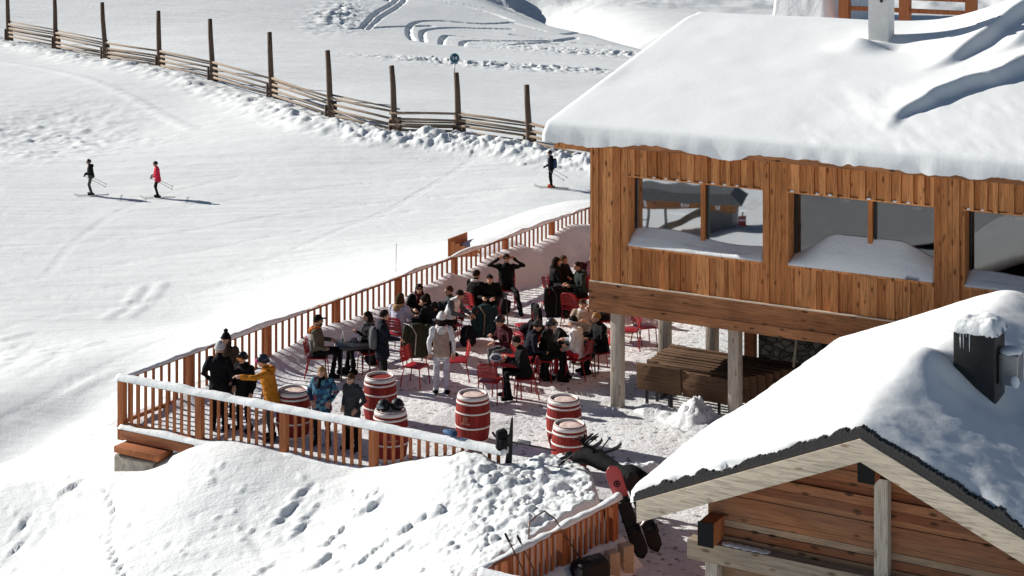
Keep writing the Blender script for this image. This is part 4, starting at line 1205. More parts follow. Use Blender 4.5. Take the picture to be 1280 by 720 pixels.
vs = MB(); vs.ball((cx + .46, cy + .02, 4.26), (.17, .19, .07), nu=12, nv=6); vs.build('snow_cap', M['snow_cap'], vbo); MB().ball((cx + .56, cy - .14, 3.86), (.07, .06, .10), nu=8, nv=6).build('snow_clump', M['snow_cap'], vbo)
ic = MB()
for k in range(4): ic.tube([(cx - .2 + k * .045, cy - .298, 4.56), (cx - .2 + k * .045, cy - .297, 4.56 - random.uniform(.08, .34))], [.012, .003], 6)
ic.build('icicle', M['snow_cap'], cho)

# ------------------------------------------------------------------ lift station down the slope (seen mirrored in the windows)
ls = thing('lift_station', 'low grey roofed lift station with a timber fascia, mirrored in the left window', 'building', (-26.6, 13.6, -4.62), math.radians(-45))
MB().bbox((.75, -1.3, -.3), (1.9, .55, 1.36)).build('cabin', plain('slate_grey_panel', (.16, .165, .17), .6), ls)
for x in (-2.5, -1.6, -.9): MB().bbox((x - .06, .5, -.3), (x + .06, .62, 1.36)).build('post', plain('slate_grey_panel', (.16, .165, .17), .6), ls)
MB().bbox((-2.7, -1.5, 1.362), (2.0, .75, 1.72)).build('fascia', M['beamwood'], ls)
for x in (-1.7, -.2, -.05, .1, 1.3, 1.42): MB().bbox((x - .05, .752, 1.45), (x + .05, .765, 1.64)).build('pale_plate', M['white_plastic'], ls)
rfm = MB(); rfm.box((-.3, -.4, 1.93), (5.2, 3.0, .41), taper=(.82, .6)); rfm.build('roof', plain('grey_roof_sheet', (.13, .135, .14), .7), ls)
st = MB(); st.add([(-1.9, .2, -.2), (.72, .2, 1.0), (.72, .2, 1.3), (-1.9, .2, .15), (-1.9, .1, -.2), (.72, .1, 1.0), (.72, .1, 1.3), (-1.9, .1, .15)], [(0, 1, 2, 3), (7, 6, 5, 4), (0, 4, 5, 1), (1, 5, 6, 2), (2, 6, 7, 3), (3, 7, 4, 0)])
st.build('ramp_side', M['oldrail'], ls)
for k in range(3): MB().bbox((-2.9, .58, .25 + .3 * k), (-1.66, .61, .29 + .3 * k)).build('rail', M['grey_metal'], ls)
sgo = MB().bbox((2.12, .52, .75), (2.5, .56, 1.2)).build('notice_board', M['red_paint'], ls)
MB().bbox((2.15, .562, 1.0), (2.47, .57, 1.07)).build('white_band', M['white_plastic'], sgo)
MB().bbox((2.27, .44, -.3), (2.35, .518, 1.36)).build('sign_post', M['grey_metal'], sgo)
# ------------------------------------------------------------------ people
deps = None
def remesh_body(mb, voxel):
    me = bpy.data.meshes.new('tmp'); me.from_pydata(mb.v, [], mb.f); me.update()
    bm = bmesh.new(); bm.from_mesh(me); bmesh.ops.recalc_face_normals(bm, faces=bm.faces); bm.to_mesh(me); bm.free()
    o = bpy.data.objects.new('tmp', me); COL.objects.link(o)
    r = o.modifiers.new('r', 'REMESH'); r.mode = 'VOXEL'; r.voxel_size = voxel
    sm = o.modifiers.new('s', 'SMOOTH'); sm.factor = .5; sm.iterations = 2
    dg = bpy.context.evaluated_depsgraph_get()
    out = bpy.data.meshes.new_from_object(o.evaluated_get(dg))
    bpy.data.objects.remove(o); bpy.data.meshes.remove(me)
    return out

BLACK = (.008, .008, .009); NAVY = (.010, .013, .022); CHAR = (.05, .052, .056); GREY = (.12, .125, .13); WHITE = (.70, .70, .72); LILAC = (.52, .50, .56); BEIGE = (.40, .29, .24)
OLIVE = (.04, .04, .025); MUSTARD = (.50, .19, .02); MAROON = (.06, .012, .018); RED = (.50, .025, .035); PINKRED = (.65, .03, .07); DGREEN = (.025, .035, .03); ORANGE = (.55, .16, .03); BROWNC = (.09, .055, .035); JEAN = (.05, .07, .11); KHAKI = (.13, .115, .085)
H_DARK = (.018, .012, .009); H_BROWN = (.06, .032, .016); H_BLOND = (.30, .17, .07)

ARMS = {
 'down':   ((.075, -.03, -.28), (.07, .06, -.53)),
 'pocket': ((.12, -.07, -.26), (.02, .10, -.42)),
 'point':  ((.10, .26, -.06), (.06, .53, -.03)),
 'table':  ((.10, .10, -.26), (-.06, .34, -.24)),
 'lap':    ((.09, .02, -.28), (-.04, .24, -.38)),
 'head':   ((.25, .08, .04), (.00, .05, .22)),
 'hold':   ((.08, .10, -.26), (-.10, .30, -.12)),
 'poles':  ((.10, .0, -.27), (.08, .20, -.38)),
 'forward': ((.08, .14, -.22), (-.06, .36, -.30)),
}
def person(label, u=None, v=None, top=1.74, face=270, pose='stand', jac=BLACK, pan=BLACK, sleeve=None, boot=BLACK, glove=None, hair=H_DARK, hairstyle='short', hat=None, goggles=None, glasses=False,
           arms=('down', 'down'), lean=0.0, head_pitch=0.0, head_yaw=0.0, legs=None, coat=0.0, extras=(), loc=None, h=None, group=None, jmat=None, skin=None, seat=.46, twist=0, z0=0.0, bulk=1.14):
    """u, v: picture position of the crown of the head at height top"""
    yaw = math.radians(face - 90)
    seated = pose == 'sit'
    H = h or (top if not seated else 1.72); k = H / 1.74
    fw = Vector((math.cos(math.radians(face)), math.sin(math.radians(face)), 0))
    tl = .52 * k; sl = math.sin(lean); cl = math.cos(lean)
    pel = Vector((0, 0, .93 * k)) if not seated else Vector((0, 0, seat + .10))
    def tor(x, a, f): return pel + Vector((x, a * sl + f * cl, a * cl - f * sl))
    chest = tor(0, .36 * k, .01); neck = tor(0, .53 * k, .0); headc = tor(0, .68 * k, .03 + .02) + Vector((0, .03 * math.sin(head_pitch), 0))
    if loc is None:
        topz = headc.z + .125 * k + z0
        p = W(u, v, topz); off = Vector((headc.x, headc.y, 0)); off.rotate(Matrix.Rotation(yaw, 3, 'Z'))
        loc = (p.x - off.x, p.y - off.y, z0)
    root = thing('person', label, 'person', loc, yaw, group)
    sh = [tor(s * .185 * k, .47 * k, -.01) for s in (-1, 1)]
    hp = [pel + Vector((s * .09 * k, 0, -.02)) for s in (-1, 1)]
    kn, an, to_ = [], [], []
    for i, s in enumerate((-1, 1)):
        if seated:
            spec = legs[i] if legs else (.44, 0.0, .42)        # knee forward, sideways, foot forward
            kn.append(Vector((s * (.11 + spec[1] * .6), spec[0] * k, pel.z + .01 + (spec[3] if len(spec) > 3 else 0)))); an.append(Vector((s * (.11 + spec[1]), spec[2] * k, .09 + (spec[4] if len(spec) > 4 else 0))))
        else:
            spec = legs[i] if legs else (.03, .02, -.02)
            kn.append(Vector((s * (.10 + spec[1] * .5), spec[0] * k, .50 * k))); an.append(Vector((s * (.10 + spec[1]), spec[2] * k, .09)))
        to_.append(an[-1] + Vector((s * .03, .15, -.045)))
    el, wr = [], []
    for i, s in enumerate((-1, 1)):
        e, w_ = ARMS[arms[i]]
        el.append(sh[i] + Vector((s * e[0], e[1] * cl + e[2] * -sl * -.6, e[2])) * k); wr.append(sh[i] + Vector((s * w_[0], w_[1] + .25 * sl * abs(w_[2]), w_[2])) * k)
    mb = MB(); segs = []      # segs: p, q, rp, rq, material
    def lim(pts, rads, mat):
        mb.tube(pts, rads, 10, 0, True, True)
        for i in range(len(pts) - 1): segs.append((pts[i], pts[i + 1], rads[i], rads[i + 1], mat))
    b = bulk
    for i in range(2):
        lim([sh[i], el[i], wr[i]], [.072 * k * b, .056 * k * b, .042 * k], 5)
        lim([hp[i], kn[i], an[i]], [.098 * k, .072 * k, .060 * k], 2)
        lim([an[i] + Vector((0, -.03, -.03)), to_[i]], [.062, .048], 3)
    X = Vector((1, 0, 0))
    def ring(a, f, w, d):
        c = tor(0, a * k, f); fd = Vector((0, cl, -sl)); return (c, X * w * k * b, fd * d * k * b)
    hem = coat
    mb.loft([ring(-.10 - hem, 0, .14 + hem * .12, .10 + hem * .08), ring(-.08 - hem * .7, 0, .185 + hem * .1, .135 + hem * .06), ring(.0, 0, .185, .135), ring(.14, .0, .165, .122), ring(.30, .01, .185, .132), ring(.42, .0, .195, .118), ring(.49, -.005, .16, .095), ring(.535, -.005, .075, .07), ring(.56, 0, .05, .05)], 16)
    segs.append((tor(0, -.06 - hem, 0), tor(0, .46 * k, 0), .165 * k, .165 * k, 1))
    lim([neck, headc + Vector((0, -.01, -.04))], [.058 * k, .056 * k], 0)
    Rh = Matrix.Rotation(head_yaw, 3, 'Z') @ Matrix.Rotation(-head_pitch, 3, 'X')
    def hd(x, y, z): return headc + Rh @ (Vector((x, y, z)) * k)
    mb.ball(hd(0, -.005, .02), (.076 * k, .094 * k, .098 * k), nu=16, nv=12, R=Rh)
    mb.ball(hd(0, .022, -.05), (.056 * k, .066 * k, .066 * k), nu=14, nv=10, R=Rh)
    segs.append((hd(0, 0, .04), hd(0, .02, -.06), .09 * k, .068 * k, 0))
    mb.tube([hd(0, .088, .02), hd(0, .104, -.022)], [.012 * k, .020 * k], 8, round_=True)
    for s in (-1, 1): mb.ball(hd(s * .078, -.005, .0), (.014 * k, .024 * k, .034 * k), nu=8, nv=6, R=Rh)
    for i, s in enumerate((-1, 1)):
        d = (wr[i] - el[i]).normalized(); mb.ball(wr[i] + d * .05 * k, .042 * k, nu=10, nv=8); segs.append((wr[i] + d * .02, wr[i] + d * .10, .046 * k, .05 * k, 4))
    me = remesh_body(mb, .0165 * k)
    nv = len(me.vertices); co = np.empty(nv * 3, np.float32); me.vertices.foreach_get('co', co); co = co.reshape(-1, 3)
    # cloth folds: push vertices along normals away from the head
    no = np.empty(nv * 3, np.float32); me.vertices.foreach_get('normal', no); no = no.reshape(-1, 3)
    sd_ = (hash(label) % 97) if False else int(abs(loc[0]) * 37 + abs(loc[1]) * 91) % 97
    fold = fbm(co[:, 0] * 7 + co[:, 1] * 3 + sd_, co[:, 2] * 11 + co[:, 1] * 4, 3, 201)
    isb = (np.linalg.norm(co - np.array(headc), axis=1) > .2).astype(np.float32)
    co = co + no * (fold * .024 * isb)[:, None]
    me.vertices.foreach_set('co', co.astype(np.float32).ravel())
    nf = len(me.polygons); fc = np.empty(nf * 3, np.float32); me.polygons.foreach_get('center', fc); fc = fc.reshape(-1, 3)
    best = np.full(nf, 1e9); mi = np.zeros(nf, np.int32)
    for p, q, rp, rq, m_ in segs:
        p_ = np.array(p); e = np.array(q) - p_; t = np.clip(((fc - p_) @ e) / (e @ e + 1e-9), 0, 1)
        dd = np.linalg.norm(fc - p_ - t[:, None] * e, axis=1) - (rp + (rq - rp) * t)
        m = dd < best; best = np.where(m, dd, best); mi = np.where(m, m_, mi)
    if coat > 0:
        mi = np.where((mi == 2) & (fc[:, 2] > pel.z - coat * k - .05), 1, mi)
    me.polygons.foreach_set('use_smooth', np.ones(nf, bool))
    jm = jmat or cloth(jac); sm_ = cloth(sleeve) if sleeve else jm
    gm = cloth(glove) if glove else M['skin']
    mats = [M['skin'], jm, cloth(pan), cloth(boot), gm, sm_, M['eye'], M['lip']]
    me.materials.clear()
    for m_ in mats: me.materials.append(m_)
    me.polygons.foreach_set('material_index', mi)
    # hands with separate fingers and the facial features go into the same mesh
    ex = MB()
    for i, s in enumerate((-1, 1)):
        d = (wr[i] - el[i]).normalized(); sd2 = d.cross(UP)
        sd2 = sd2.normalized() if sd2.length > .1 else X.copy(); nrm = sd2.cross(d).normalized()
        base = wr[i] + d * .085 * k
        for j in range(4):
            o_ = sd2 * ((j - 1.5) * .021 * k); ln = (.062, .072, .068, .052)[j] * k
            p1 = base + o_; p2 = p1 + d * ln * .55 - nrm * .010; p3 = p2 + d * ln * .30 - nrm * .026
            ex.tube([p1 - d * .02, p2, p3], [.0105 * k, .0095 * k, .008 * k], 5, 4, True, True)
        th = wr[i] + d * .045 * k + sd2 * (-s) * .036 * k
        ex.tube([wr[i] + d * .03 * k, th + d * .012, th + d * .05 * k + sd2 * (-s) * .012], [.014 * k, .0125 * k, .010 * k], 5, 4, True, True)
    if not goggles and not glasses:
        for s in (-1, 1): ex.ball(hd(s * .031, .080, .022), (.012 * k, .007 * k, .008 * k), 6, nu=8, nv=5, R=Rh); ex.tube([hd(s * .046, .076, .042), hd(s * .030, .085, .046), hd(s * .014, .086, .042)], .005 * k, 5, 6)
    ex.ball(hd(0, .083, -.056), (.024 * k, .008 * k, .007 * k), 7, nu=8, nv=5, R=Rh)
    bm = bmesh.new(); bm.from_mesh(me)
    em = bpy.data.meshes.new('x'); em.from_pydata(ex.v, [], ex.f); [em.materials.append(m_) for m_ in mats]; em.polygons.foreach_set('material_index', np.array(ex.m, np.int32)); em.polygons.foreach_set('use_smooth', np.ones(len(ex.f), bool)); em.update()
    bm.from_mesh(em); bm.to_mesh(me); bm.free(); bpy.data.meshes.remove(em)
    me.name = 'body'
    body = bpy.data.objects.new('body', me); COL.objects.link(body); body.parent = root
    hm = cloth(hair)
    def part(nm, mb_, mat): return mb_.build(nm, mat, root)
    # hair
    def cap_pts(rx, ry, rz, zmin, cy=-.012, cz=.02, back=0, nu=18, nv=9, seed=0, jit=.0, front=.035):
        m_ = MB(); vv = []; 
        for i_ in range(nv + 1):
            a = PI / 2 - i_ / nv * (PI * .62)
            for j_ in range(nu):
                t = 2 * PI * j_ / nu
                fy = math.sin(t)
                a2 = a
                if fy > 0: a2 = PI / 2 - (PI / 2 - a) * (1 - .42 * fy)      # shorter over the forehead
                x = rx * math.cos(a2) * math.cos(t); y = ry * math.cos(a2) * math.sin(t); z = rz * math.sin(a2)
                z = max(z, zmin)
                rr = 1 + jit * mnoise.noise(Vector((x * 22, y * 22 + seed, z * 22)))
                vv.append(hd(x * rr, cy + y * rr, cz + z * rr))
        ff = []
        for i_ in range(nv):
            for j_ in range(nu):
                a_ = i_ * nu + j_; b_ = i_ * nu + (j_ + 1) % nu; ff.append((a_, b_, b_ + nu, a_ + nu))
        ff.append(tuple(range(nu)))
        ff.append(tuple(nv * nu + j_ for j_ in range(nu - 1, -1, -1)))
        m_.add(vv, ff, 0, True); return m_
    if hairstyle != 'none':
        m_ = cap_pts(.086, .106, .108, -.07, seed=sd_, jit=.12)
        if hairstyle == 'long':
            for j_ in range(11):
                t = PI + PI * j_ / 10; x = .072 * math.cos(t); y = -.015 + .082 * math.sin(t)
                m_.tube([hd(x, y, .03), hd(x * 1.15, y * 1.12 - .01, -.09), hd(x * 1.12, y * 1.1 - .015, -.20 - .03 * random.random())], [.030 * k, .030 * k, .012 * k], 6, 0, True, True)
        if hairstyle == 'tail':
            m_.tube([hd(0, -.10, .03), hd(0, -.15, .0), hd(0, -.15, -.15)], [.028 * k, .034 * k, .012 * k], 7, 0, True, True)
        part('hair', m_, hm)
    if hat:
        kind, hc = hat[0], hat[1]
        if kind == 'beanie':
            m_ = cap_pts(.094, .112, .135, -.012, cz=.03); ho = part('beanie', m_, cloth(hc))
            cf = MB(); cf.tube([hd(.096 * math.cos(2 * PI * j_ / 18), -.012 + .114 * math.sin(2 * PI * j_ / 18), .036 + .018 * math.sin(2 * PI * j_ / 18)) for j_ in range(19)], .020 * k, 7); cf.build('cuff', cloth(hat[2] if len(hat) > 2 else hc), ho)
            if len(hat) > 3:
                pm_ = MB(); pm_.ball(hd(0, -.01, .185), .048 * k, nu=12, nv=8); pm_.build('pompom', cloth(hat[3]), ho)
        elif kind == 'helmet':
            m_ = cap_pts(.106, .128, .132, -.075, cz=.025); ho = part('helmet', m_, plain('helmet_%d' % (hash(hc) % 9999), hc, .3, var=.08, bump=0))
            cf = MB(); cf.tube([hd(.107 * math.cos(t_), -.012 + .129 * math.sin(t_), .058) for t_ in np.linspace(.35, PI - .35, 9)], .012 * k, 6); cf.build('brim', M['rubber'], ho)
        elif kind == 'cap':
            m_ = cap_pts(.092, .112, .115, .02, cz=.03); ho = part('cap', m_, cloth(hc))
            cf = MB(); cf.ball(hd(0, .13, .058), (.07 * k, .065 * k, .010 * k), nu=14, nv=6, R=Rh); cf.build('visor', cloth(hc), ho)
    if goggles:
        m_ = MB(); m_.tube([hd(.11 * math.cos(t_), -.012 + .132 * math.sin(t_), .022) for t_ in np.linspace(0, 2 * PI, 25)], .014 * k, 6); go = part('goggles', m_, M['rubber'])
        l_ = MB(); l_.loft([(hd(0, .108, z_), Rh @ (X * (w_ * k)), Rh @ (Vector((0, 1, 0)) * .034 * k)) for z_, w_ in ((-.012, .055), (0, .075), (.03, .078), (.052, .06))], 16); l_.build('lens', plain('lens_%d' % int(goggles[0] * 999), goggles, .12, var=.15, bump=0), go)
    if glasses:
        m_ = MB()
        for s in (-1, 1): m_.ball(hd(s * .034, .091, .022), (.028 * k, .010 * k, .021 * k), nu=10, nv=6, R=Rh); m_.tube([hd(s * .06, .08, .026), hd(s * .082, .0, .024)], .005 * k, 5)
        m_.tube([hd(-.01, .098, .028), hd(.01, .098, .028)], .005 * k, 5)
        part('sunglasses', m_, M['lens'])
    for e in extras:
        if e[0] == 'hood':
            m_ = MB(); m_.tube([tor(.10 * k * math.cos(t_), .53 * k + .015 * math.sin(t_), -.035 + .085 * k * math.sin(t_)) for t_ in np.linspace(.2 * PI, 0.2 * PI + 2 * PI * .999, 15)], [.040 * k] * 15, 8)
            m_.ball(tor(0, .47 * k, -.13 * k), (.10 * k, .05 * k, .085 * k), nu=12, nv=8); part('hood', m_, cloth(e[1]))
        elif e[0] == 'collar':
            m_ = MB(); m_.tube([tor(.085 * k * math.cos(t_), .545 * k, .0 + .085 * k * math.sin(t_)) for t_ in np.linspace(0, 2 * PI, 15)], [.036 * k] * 15, 8); part('collar', m_, cloth(e[1]))
        elif e[0] == 'scarf':
            m_ = MB(); m_.tube([tor(.082 * k * math.cos(t_), .55 * k, .0 + .082 * k * math.sin(t_)) for t_ in np.linspace(0, 2 * PI, 15)], [.042 * k] * 15, 8); m_.tube([tor(.03, .53 * k, .09), tor(.05, .36 * k, .15)], [.04 * k, .03 * k], 8); part('scarf', m_, cloth(e[1]))
        elif e[0] == 'pack':
            m_ = MB(); fd = Vector((0, cl, -sl)); m_.loft([(tor(0, a_ * k, -.20 * k), X * w_ * k, fd * d_ * k) for a_, w_, d_ in ((-.02, .09, .05), (.0, .13, .085), (.20, .14, .10), (.38, .13, .08), (.44, .09, .05))], 12); part('backpack', m_, cloth(e[1]))
        elif e[0] == 'vest':
            m_ = MB(); m_.loft([(c_[0], c_[1], c_[2]) for c_ in (ring(-.10, 0, .192, .142), ring(.0, 0, .196, .146), ring(.14, 0, .176, .134), ring(.30, .01, .194, .144), ring(.41, 0, .186, .128), ring(.48, -.005, .150, .105), ring(.53, -.005, .088, .080))], 18); part('vest', m_, cloth(e[1]))
        elif e[0] == 'apron':
            m_ = MB(); m_.loft([ring(-.42, .02, .155, .145), ring(-.1, .01, .19, .146), ring(.06, .0, .182, .14)], 18); part('apron', m_, cloth(e[1]))
        elif e[0] == 'beard':
            m_ = MB(); m_.ball(hd(0, .045, -.075), (.056 * k, .052 * k, .048 * k), nu=12, nv=8, R=Rh); part('beard', m_, hm)
    return root

# ------------------------------------------------------------------ chairs and tables
def make_chair():
    t = thing('red_chair', 'red metal chair', 'chair', (0, 0, 0), 0, 'red metal terrace chairs')
    mb = MB(); mb.rbox((0, .0, .445), (.44, .43, .030), .014); mb.build('seat', M['red_paint'], t)
    # backrest: rounded plate with a row of slots
    W_, H_, n = .21, .30, 13
    bk = MB(); xs = [-.21, -.15, -.138, -.078, -.066, -.006, .006, .066, .078, .138, .15, .21]
    def bp(x, z): return (x, -.215 - (z - .52) * .22 + .05 * (x / .21) ** 2 * -1 + .03, z)
    def plate(x0, x1, z0, z1):
        for a in range(2):
            xa = x0 + (x1 - x0) * a / 2; xb = x0 + (x1 - x0) * (a + 1) / 2
            P = [bp(xa, z0), bp(xb, z0), bp(xb, z1), bp(xa, z1)]
            bk.add(P + [(p[0], p[1] - .012, p[2]) for p in P], [(0, 1, 2, 3), (7, 6, 5, 4), (0, 4, 5, 1), (1, 5, 6, 2), (2, 6, 7, 3), (3, 7, 4, 0)])
    for (x0, x1, z0, z1) in ((-.21, .21, .545, .645), (-.21, .21, .657, .715), (-.21, .21, .727, .785), (-.20, .20, .797, .822), (-.17, .17, .823, .838)): plate(x0, x1, z0, z1)
    bk.build('backrest', M['red_paint'], t)
    fr = MB(); fr.tube([(-.205, -.20, .43), (-.208, -.225, .60), (-.203, -.262, .80), (-.16, -.272, .842), (0, -.235, .848), (.16, -.272, .842), (.203, -.262, .80), (.208, -.225, .60), (.205, -.20, .43)], .0125, 8); fr.build('back_frame', M['red_paint'], t)
    for sx in (-1, 1):
        MB().tube([(sx * .20, -.19, .44), (sx * .225, -.27, .0)], .0135, 8).build('leg', M['red_paint'], t)
        MB().tube([(sx * .20, .19, .44), (sx * .225, .22, .0)], .0135, 8).build('leg', M['red_paint'], t)
    return t
chair0 = make_chair(); chair_used = [False]
def chair(loc, face, label):
    yaw = math.radians(face - 90)
    if not chair_used[0]:
        chair_used[0] = True; c = chair0; c.location = (loc[0], loc[1], 0); c.rotation_euler = (0, 0, yaw); c['label'] = label
    else: c = dup(chair0, (loc[0], loc[1], 0), yaw, label)
    return c
def make_ttable(label, mat, name='terrace_table'):
    t = thing(name, label, 'table', (0, 0, 0), 0, 'square terrace tables')
    MB().rbox((0, 0, .735), (.72, .72, .028), .01).build('tabletop', mat, t)
    MB().bbox((-.30, -.30, .66), (.30, .30, .7205)).build('apron', mat, t)
    for sx in (-1, 1):
        for sy in (-1, 1): MB().tube([(sx * .30, sy * .30, .70), (sx * .33, sy * .33, 0)], .016, 8).build('leg', mat, t)
    return t
tr = make_ttable('x', M['red_paint']); tb = make_ttable('y', plain('dark_tabletop', (.03, .03, .035), .35)); used = {'r': 0, 'b': 0}
def ttable(p, kind, face, label):
    src = tr if kind == 'r' else tb
    if not used[kind]: used[kind] = 1; src.location = (p[0], p[1], 0); src.rotation_euler = (0, 0, math.radians(face)); src['label'] = label; return src
    return dup(src, (p[0], p[1], 0), math.radians(face), label)
def glass(p, label, beer=True):
    t = thing('beer_glass' if beer else 'cup', label, 'glass', tuple(p), 0, 'drinks on the terrace tables')
    if beer:
        MB().lathe([(.030, 0), (.034, .13), (.036, .14)], 14).build('drink', M['beer'], t); MB().lathe([(.0355, .141), (.036, .165), (.02, .172)], 14).build('foam', M['foam'], t)
    else:
        MB().lathe([(.028, 0), (.04, .03), (.045, .085), (.040, .085), (.036, .07)], 14).build('bowl', M['white_plastic'], t); MB().tube([(.042, 0, .07), (.065, 0, .06), (.06, 0, .03), (.038, 0, .025)], .006, 6).build('handle', M['white_plastic'], t)
    return t

# tables: picture position of the top's centre
TBL = []
for u, v, kd, f, lab in [(440, 428, 'b', 20, 'dark square table between the man with the orange collar and the woman with long hair'), (531, 404, 'b', 40, 'dark table hidden behind the olive coat, in the middle group'),
                         (612, 366, 'b', 30, 'dark table with beers, in front of the person with hands on the head'), (640, 449, 'r', -20, 'red square table just behind the front empty chair, under the white goggles'),
                         (728, 424, 'b', -10, 'dark table between the white jacket and the blond person'), (708, 352, 'b', 10, 'dark table of the far group beside the chalet corner'), (668, 418, 'r', 15, 'red table with a black bag thrown over it')]:
    p = W(u, v, .75); ttable(p, kd, f, lab); TBL.append(p)

# standing people
person('person in a black jacket and grey white beanie seen from behind at the railing corner', 275, 428, 1.76, 80, hat=('beanie', (.45, .45, .46), (.55, .55, .56)), arms=('pocket', 'pocket'), hair=H_BROWN, coat=.12, bulk=1.12)
person('person in a black bobble hat standing half hidden behind the grey beanie', 282, 417, 1.70, 250, hat=('beanie', BLACK, BLACK, BLACK), jac=BROWNC, hair=H_BROWN, hairstyle='long', arms=('down', 'down'))
person('person in black with a black helmet and orange goggles, facing the pointing arm', 303, 441, 1.58, 240, hat=('helmet', (.015, .015, .016)), goggles=(.75, .22, .03), arms=('down', 'pocket'), extras=(('collar', BLACK),), coat=.1, bulk=1.1)
person('person in a mustard yellow jacket pointing to the left with an outstretched arm', 328, 444, 1.70, 186, jac=MUSTARD, pan=CHAR, hat=('helmet', (.02, .025, .035)), goggles=(.6, .04, .22), arms=('point', 'down'), lean=.18, coat=.14, bulk=1.15, extras=(('hood', MUSTARD),))
person('blond child in a teal and red patterned ski jacket behind the front railing', 402, 458, 1.56, 265, jmat=M['floral'], hair=H_BLOND, hairstyle='long', arms=('pocket', 'pocket'), extras=(('scarf', BLACK),), head_yaw=-.25, coat=.1, bulk=1.18, pan=BLACK)
person('young person with sunglasses in a grey hooded coat behind the front railing', 438, 467, 1.50, 232, jac=CHAR, hair=H_BROWN, arms=('pocket', 'pocket'), glasses=True, extras=(('hood', CHAR),), coat=.22, pan=BLACK)
person('person in a dark navy coat with a grey shoulder bag standing behind a barrel', 481, 387, 1.74, 10, jac=NAVY, hair=H_DARK, arms=('down', 'forward'), coat=.16, extras=(('pack', GREY),), bulk=1.08)
person('waiter with a white vest and grey sleeves bending over a table', 575, 362, 1.66, 335, jac=WHITE, sleeve=(.10, .11, .13), pan=BLACK, lean=.38, head_pitch=.5, arms=('forward', 'forward'), extras=(('apron', BLACK),))
person('woman in a beige vest, white sleeves and pale trousers standing with her back turned', 552, 391, 1.74, 92, jac=WHITE, pan=LILAC, hat=('beanie', (.66, .64, .64)), hairstyle='long', hair=H_DARK, arms=('down', 'down'), extras=(('vest', BEIGE), ('hood', (.62, .60, .60))), boot=BLACK, legs=((.03, .02, .0), (.03, .02, -.03)), bulk=.95)

# seated people, each on a chair of its own
def sitter(label, clabel, u, v, face, dark_chair=False, **kw):
    r = person(label, u, v, pose='sit', face=face, **kw)
    if clabel: chair(r.location, face, clabel)
    return r
sitter('bearded man in a dark cap and khaki jacket with orange collar, seated by the railing', 'red chair under the man with the orange collar', 398, 394, 0, jac=KHAKI, pan=BLACK, hat=('cap', BLACK), glasses=True, hair=H_BROWN, lean=-.05, arms=('table', 'lap'), extras=(('hood', ORANGE), ('beard',)), legs=((.46, .02, .50), (.42, .05, .34)))
sitter('woman with long dark hair in a black jacket facing the man with the orange collar', 'red chair under the woman with long dark hair', 459, 389, 200, jac=BLACK, hairstyle='long', arms=('table', 'hold'), extras=(('scarf', GREY),), legs=((.44, .02, .40), (.44, .03, .48)))
sitter('person in a white jacket with a fur trimmed hood, back turned, in the middle group', 'red chair under the white jacket with fur trimmed hood', 501, 366, 62, jac=(.58, .58, .70), hair=H_BROWN, hairstyle='long', arms=('table', 'table'), extras=(('hood', (.40, .26, .14)),), lean=.1)
sitter('person in sunglasses and a maroon scarf leaning on the middle table', 'red chair under the person with the maroon scarf', 524, 355, 275, jac=BLACK, hair=H_DARK, glasses=True, hairstyle='long', arms=('hold', 'table'), extras=(('scarf', MAROON),), lean=.15)
sitter('person in a black pullover seen from the side, beside the olive coat', 'red chair under the person in the black pullover', 530, 369, 150, jac=BLACK, hair=H_DARK, arms=('table', 'table'), lean=.2)
sitter('person with short brown hair partly hidden behind the waiter', 'red chair of the person behind the waiter', 561, 357, 200, jac=CHAR, hair=H_BROWN, arms=('lap', 'table'))
sitter('person in a black jacket with a white collar, back turned, next to the beers', 'red chair under the black jacket with white collar', 596, 337, 48, jac=BLACK, hair=H_DARK, arms=('table', 'table'), extras=(('collar', WHITE),), lean=.05, bulk=1.1)
sitter('person in black stretching with both hands on the head and one leg out', 'red chair behind the person with hands on the head', 633, 317, 268, jac=BLACK, hair=H_DARK, glasses=True, arms=('head', 'head'), legs=((.44, .28, .80, -.10, .0), (.40, .10, .34)), lean=-.08, bulk=1.15)
sitter('person in a dark maroon jacket and helmet bent over, grey trousers, near the white goggles', 'red chair under the bent person in maroon', 625, 395, 215, jac=MAROON, pan=GREY, hat=('helmet', (.02, .012, .014)), arms=('table', 'hold'), lean=.25, head_pitch=.3)
sitter('person in a black jacket leaning forward over the red table, white soled shoes', 'red chair under the person leaning over the red table', 645, 420, 187, jac=BLACK, hair=H_DARK, arms=('hold', 'table'), lean=.22, head_pitch=.25, boot=BLACK, legs=((.42, .02, .36), (.44, .04, .40)))
sitter('person in a white jacket, red trousers and dark cap on the right of the terrace', 'red chair under the white jacket and red trousers', 716, 396, 155, jac=WHITE, sleeve=WHITE, pan=RED, hat=('beanie', BLACK, (.45, .45, .46)), hair=H_DARK, arms=('lap', 'table'), lean=.12, boot=GREY, legs=((.46, .03, .48), (.44, .05, .36)))
sitter('blond person in a black jacket near the chalet pillar', 'red chair under the blond person near the pillar', 745, 390, 205, jac=BLACK, hair=H_BLOND, arms=('table', 'table'), lean=.15, boot=BLACK)
sitter('person in a cream jacket holding a cup, facing the white jacket', 'red chair behind the person in cream', 728, 374, 258, jac=(.46, .38, .30), hair=H_BROWN, arms=('hold', 'table'), extras=(('collar', WHITE),))
sitter('person in black with goggles pushed up, slumped in a chair left of the red trousers', 'red chair under the slumped person in black', 690, 399, 345, jac=BLACK, hat=('helmet', (.03, .03, .032)), goggles=(.3, .3, .32), arms=('lap', 'table'), lean=.2)
sitter('person in black, left one of the pair near the far end of the terrace', 'red chair under the left one of the far pair', 696, 321, 15, jac=BLACK, hair=H_DARK, hairstyle='long', arms=('table', 'table'))
